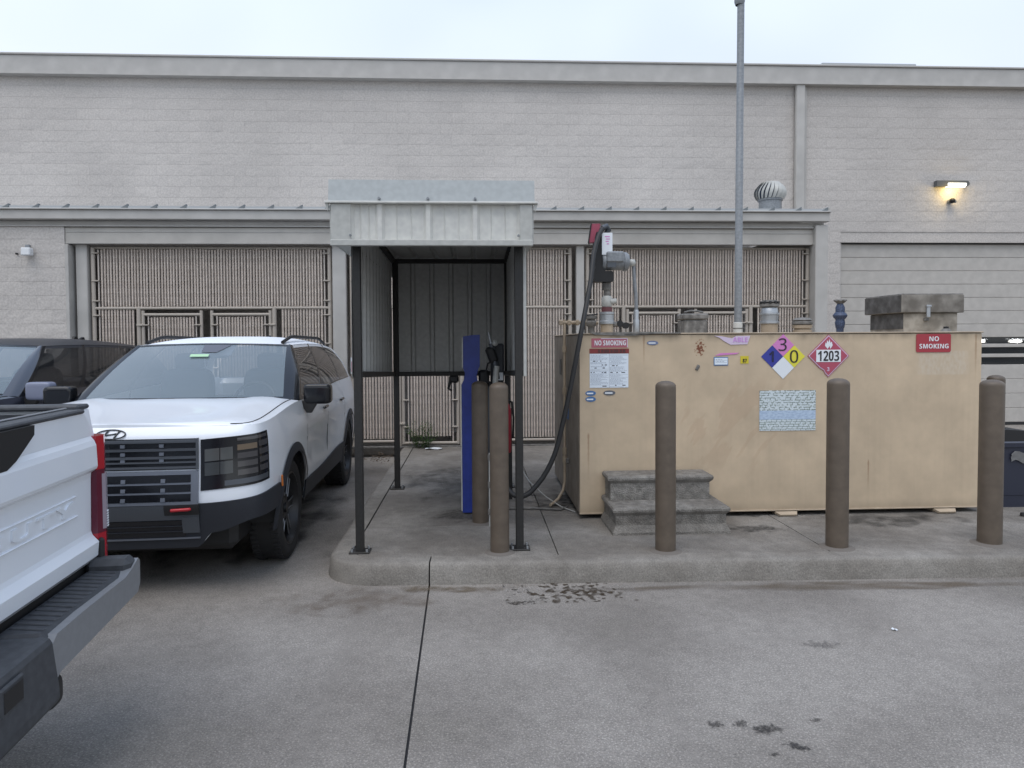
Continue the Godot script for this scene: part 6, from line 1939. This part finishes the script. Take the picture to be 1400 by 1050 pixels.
# ---------------------------------------------------------------- pickup seen from behind
func truck() -> void:
	var c := thing("pickup_truck", "white pickup truck showing its tailgate, red tail light and grey step bumper", "pickup truck", Vector3(-1.60, 0, -2.27), deg_to_rad(-84.8))
	# local axes: forward is +z, the tail faces -z; the far tail light is at -x
	var back := func(x: float, z: float) -> Transform3D: return Transform3D(Basis(Vector3.UP, PI), Vector3(x, 0, z))   # drawings seen from behind: their right is -x
	# tailgate: section swept across
	var sec := [Vector2(0.752, -0.004), Vector2(0.778, -0.030), Vector2(0.838, -0.036), Vector2(0.868, -0.010), Vector2(0.885, -0.004), Vector2(1.120, -0.008), Vector2(1.142, -0.010), Vector2(1.160, -0.034), Vector2(1.172, -0.038), Vector2(1.262, -0.034), Vector2(1.284, -0.026), Vector2(1.302, -0.012), Vector2(1.302, 0.05), Vector2(0.752, 0.05)]
	var yz := Transform3D(Basis(Vector3(0, 1, 0), Vector3(0, 0, 1), Vector3(1, 0, 0)), Vector3(-0.938, 0, 0))   # polygon (y, z), swept along x
	var tg := part("tailgate", MB.new().prism(sec, 1.876, yz), M.white_paint, c)
	part("tailgate_top", MB.new().prism([Vector2(-0.938, 1.3025), Vector2(0.938, 1.3025), Vector2(0.930, 1.345), Vector2(0.905, 1.385), Vector2(0.868, 1.408), Vector2(-0.868, 1.408), Vector2(-0.905, 1.385), Vector2(-0.930, 1.345)], 0.062, back.call(0.0, 0.05)), M.white_paint, tg)
	part("top_cap", MB.new().box(Vector3(0, 1.416, 0.022), Vector3(1.74, 0.018, 0.085), 0.006), M.step_black, tg)
	part("cap_edge", MB.new().box(Vector3(0, 1.429, 0.056), Vector3(1.74, 0.008, 0.012), 0.003), M.bumper_grey, tg)
	var ap := [Vector2(-0.428, 1.407), Vector2(-0.425, 1.372), Vector2(-0.30, 1.295), Vector2(-0.24, 1.272), Vector2(0.24, 1.272), Vector2(0.30, 1.295), Vector2(0.425, 1.372), Vector2(0.428, 1.407)]
	part("handle_panel", MB.new().prism(ap, 0.03, back.call(0.0, -0.002)), M.black, tg)
	part("handle", MB.new().box(Vector3(0, 1.335, -0.036), Vector3(0.24, 0.06, 0.02), 0.01), M.gloss_black, tg)
	for q in [[1.068, 0.79], [0.985, 0.80]]:   # border of the raised lettering field
		part("tailgate_crease", MB.new().box(Vector3(0, q[0], -0.0075), Vector3(q[1] * 2, 0.007, 0.012), 0.0025), M.white_paint, tg)
	var tx := Node3D.new()
	tx.name = "raised_lettering"
	tg.add_child(tx)
	tx.rotation.y = PI
	tx.position = Vector3(0, 1.027, -0.008)
	var word := text("raised_lettering_word", "SUPER DUTY", 0.052, 1.535, M.white_paint, c, Vector3.ZERO, 0.009)
	c.remove_child(word)
	tg.add_child(word)
	word.rotation.y = PI
	word.position = Vector3(-word.position.x, 1.026 + word.position.y, -0.0095)
	word.name = "raised_lettering"
	tx.free()
	for sg in [-1.0, 1.0]:
		var side := part("bed_side", MB.new().prism(bed_outline(), 0.06, Transform3D(Basis(Vector3(0, 0, 1), Vector3(0, 1, 0), Vector3(-1, 0, 0)), Vector3(1.0 if sg > 0 else -0.94, 0, 0))), M.white_paint, c)
		part("rail_cap", MB.new().box(Vector3(sg * 0.955, 1.428, 1.05), Vector3(0.115, 0.022, 2.06), 0.007), M.step_black, side)
		# tail light: red over clear over red, wrapped round the corner
		var lt := node("tail_light", c)
		for q in [["red_lens", 1.150, 1.300, M.tail_red, 0.0], ["housing", 0.870, 1.152, M.tail_dark, -0.006], ["red_lens", 0.748, 0.872, M.tail_red, 0.0]]:
			var m := MB.new()
			m.prism([Vector2(0.940, 0.0), Vector2(0.944, -0.030), Vector2(0.985, -0.046 + q[4] * 0), Vector2(1.022, -0.036), Vector2(1.040, 0.0), Vector2(1.042, 0.09), Vector2(0.94, 0.09)], q[2] - q[1], Transform3D(Basis(Vector3(sg, 0, 0), Vector3(0, 0, 1), Vector3(0, -sg, 0)), Vector3(0, q[1] if sg < 0 else q[2], 0)))
			part(q[0], m, q[3], lt)
		part("clear_lens", MB.new().prism([Vector2(0.970, -0.040), Vector2(0.985, -0.0500), Vector2(1.024, -0.041), Vector2(1.044, -0.002), Vector2(1.047, 0.03), Vector2(1.04, 0.03)], 0.245, Transform3D(Basis(Vector3(sg, 0, 0), Vector3(0, 0, 1), Vector3(0, -sg, 0)), Vector3(0, 0.885 if sg < 0 else 1.13, 0))), M.tail_clear, lt)
		for k in 7:
			part("lens_rib", MB.new().box(Vector3(sg * 1.006, 0.892 + k * 0.011, -0.0475), Vector3(0.030, 0.0035, 0.006), 0.001, Basis(Vector3.UP, -0.28 * sg)), M.white, lt)
	# bed
	part("bed_floor", MB.new().box(Vector3(0, 0.92, 1.05), Vector3(1.88, 0.05, 2.1)), M.step_black, c)
	part("bed_liner", MB.new().box(Vector3(0, 1.15, 2.09), Vector3(1.88, 0.52, 0.04)), M.step_black, c)
	for sg in [-1.0, 1.0]:
		part("bed_liner", MB.new().box(Vector3(sg * 0.925, 1.15, 1.05), Vector3(0.02, 0.50, 2.06)), M.step_black, c)
	# step bumper
	var bp := node("rear_bumper", c)
	for sg in [-1.0, 1.0]:
		var bm := MB.new()
		bm.prism([Vector2(0.13, 0.52), Vector2(0.24, 0.57), Vector2(0.60, 0.585), Vector2(0.955, 0.60), Vector2(0.985, 0.635), Vector2(0.985, 0.735), Vector2(0.965, 0.750), Vector2(0.90, 0.725), Vector2(0.82, 0.708), Vector2(0.42, 0.713), Vector2(0.22, 0.71), Vector2(0.16, 0.67)], 0.05, Transform3D(Basis(Vector3(-sg, 0, 0) * -1.0, Vector3(0, 1, 0), Vector3(0, 0, sg)), Vector3(0, 0, -0.185 if sg > 0 else -0.135)))
		part("bumper_face", bm, M.bumper_grey, bp)
		part("bumper_end", MB.new().box(Vector3(sg * 0.972, 0.665, -0.075), Vector3(0.045, 0.18, 0.15), 0.015), M.bumper_grey, bp)
		var pad := part("step_pad", MB.new().box(Vector3(sg * 0.56, 0.70, -0.075), Vector3(0.76, 0.045, 0.17), 0.018), M.step_black, bp)
		part("pad_end", MB.new().box(Vector3(sg * 0.930, 0.732, -0.085), Vector3(0.105, 0.070, 0.185), 0.024), M.step_black, pad)
		for k in 15:
			part("pad_rib", MB.new().box(Vector3(sg * (0.24 + k * 0.044), 0.7235, -0.08), Vector3(0.016, 0.007, 0.13), 0.003, Basis(Vector3.UP, 0.25 * sg)), M.step_black, pad)
		part("hitch_bracket", superbox(Vector3(sg * 0.255, 0.492, -0.12), Vector3(0.10, 0.11, 0.10), 0.5), M.black, bp)
	var cm := MB.new()
	cm.prism([Vector2(-0.020, 0.715), Vector2(-0.160, 0.715), Vector2(-0.178, 0.710), Vector2(-0.187, 0.695), Vector2(-0.198, 0.60), Vector2(-0.206, 0.535), Vector2(-0.206, 0.505), Vector2(-0.196, 0.488), Vector2(-0.17, 0.480), Vector2(-0.020, 0.50)], 0.36, Transform3D(Basis(Vector3(0, 0, 1), Vector3(0, 1, 0), Vector3(-1, 0, 0)), Vector3(0.18, 0, 0)))
	part("center_step", cm, M.step_black, bp)
	part("tail_sill", MB.new().box(Vector3(0, 0.69, 0.04), Vector3(1.9, 0.16, 0.06), 0.01), M.black, bp)
	part("plug_housing", MB.new().box(Vector3(0.09, 0.645, -0.194), Vector3(0.13, 0.09, 0.014), 0.006), M.step_black, bp)
	part("plug_recess", MB.new().box(Vector3(0.09, 0.645, -0.2005), Vector3(0.105, 0.066, 0.006), 0.002), M.black, bp)
	part("hitch_receiver", MB.new().box(Vector3(0, 0.505, -0.06), Vector3(0.09, 0.07, 0.20), 0.01), M.black, bp)
	part("bumper_bracket", MB.new().box(Vector3(-0.955, 0.80, -0.01), Vector3(0.03, 0.10, 0.08), 0.01), M.black, bp)
	part("underbody", MB.new().box(Vector3(0, 0.62, 2.6), Vector3(1.4, 0.25, 5.0), 0.04), M.black, c)
	# cab and front, outside the photo's left edge
	var cab := MB.new()
	cab.prism([Vector2(2.15, 0.55), Vector2(2.15, 1.45), Vector2(2.28, 1.92), Vector2(2.5, 1.98), Vector2(3.6, 1.98), Vector2(4.35, 1.45), Vector2(5.55, 1.38), Vector2(5.72, 1.25), Vector2(5.75, 0.55)], 1.92, Transform3D(Basis(Vector3(0, 0, 1), Vector3(0, 1, 0), Vector3(-1, 0, 0)), Vector3(0.96, 0, 0)))
	part("cab", cab, M.white_paint, c)
	for sg in [-1.0, 1.0]:
		for q in [[2.42, 3.1], [3.18, 3.95]]:
			part("window", MB.new().prism([Vector2(q[0], 1.45), Vector2(q[1], 1.45), Vector2(minf(q[1], 3.58), 1.90), Vector2(q[0] + 0.06, 1.90)], 0.01, Transform3D(Basis(Vector3(0, 0, 1), Vector3(0, 1, 0), Vector3(-1, 0, 0)), Vector3(sg * 0.963 + 0.005, 0, 0))), M.side_glass, c)
	part("window", MB.new().box(Vector3(0, 1.70, 2.205), Vector3(1.6, 0.38, 0.012), 0.0, Basis(Vector3(1, 0, 0), 0.27)), M.side_glass, c)
	wheels(c, [Vector3(0.86, 0.392, 1.25), Vector3(-0.86, 0.392, 1.25), Vector3(0.86, 0.392, 4.95), Vector3(-0.86, 0.392, 4.95)], 0.392, 0.25)

func bed_outline() -> Array:
	var o := [Vector2(0.0, 0.62), Vector2(0.80, 0.62)]
	for k in 13:
		var a := PI - PI * k / 12.0
		o.append(Vector2(1.25 + 0.46 * cos(a), 0.45 + 0.46 * sin(a) + 0.02))
	o.append_array([Vector2(1.72, 0.60), Vector2(2.12, 0.60), Vector2(2.12, 1.415), Vector2(0.02, 1.415), Vector2(0.0, 1.30)])
	return o
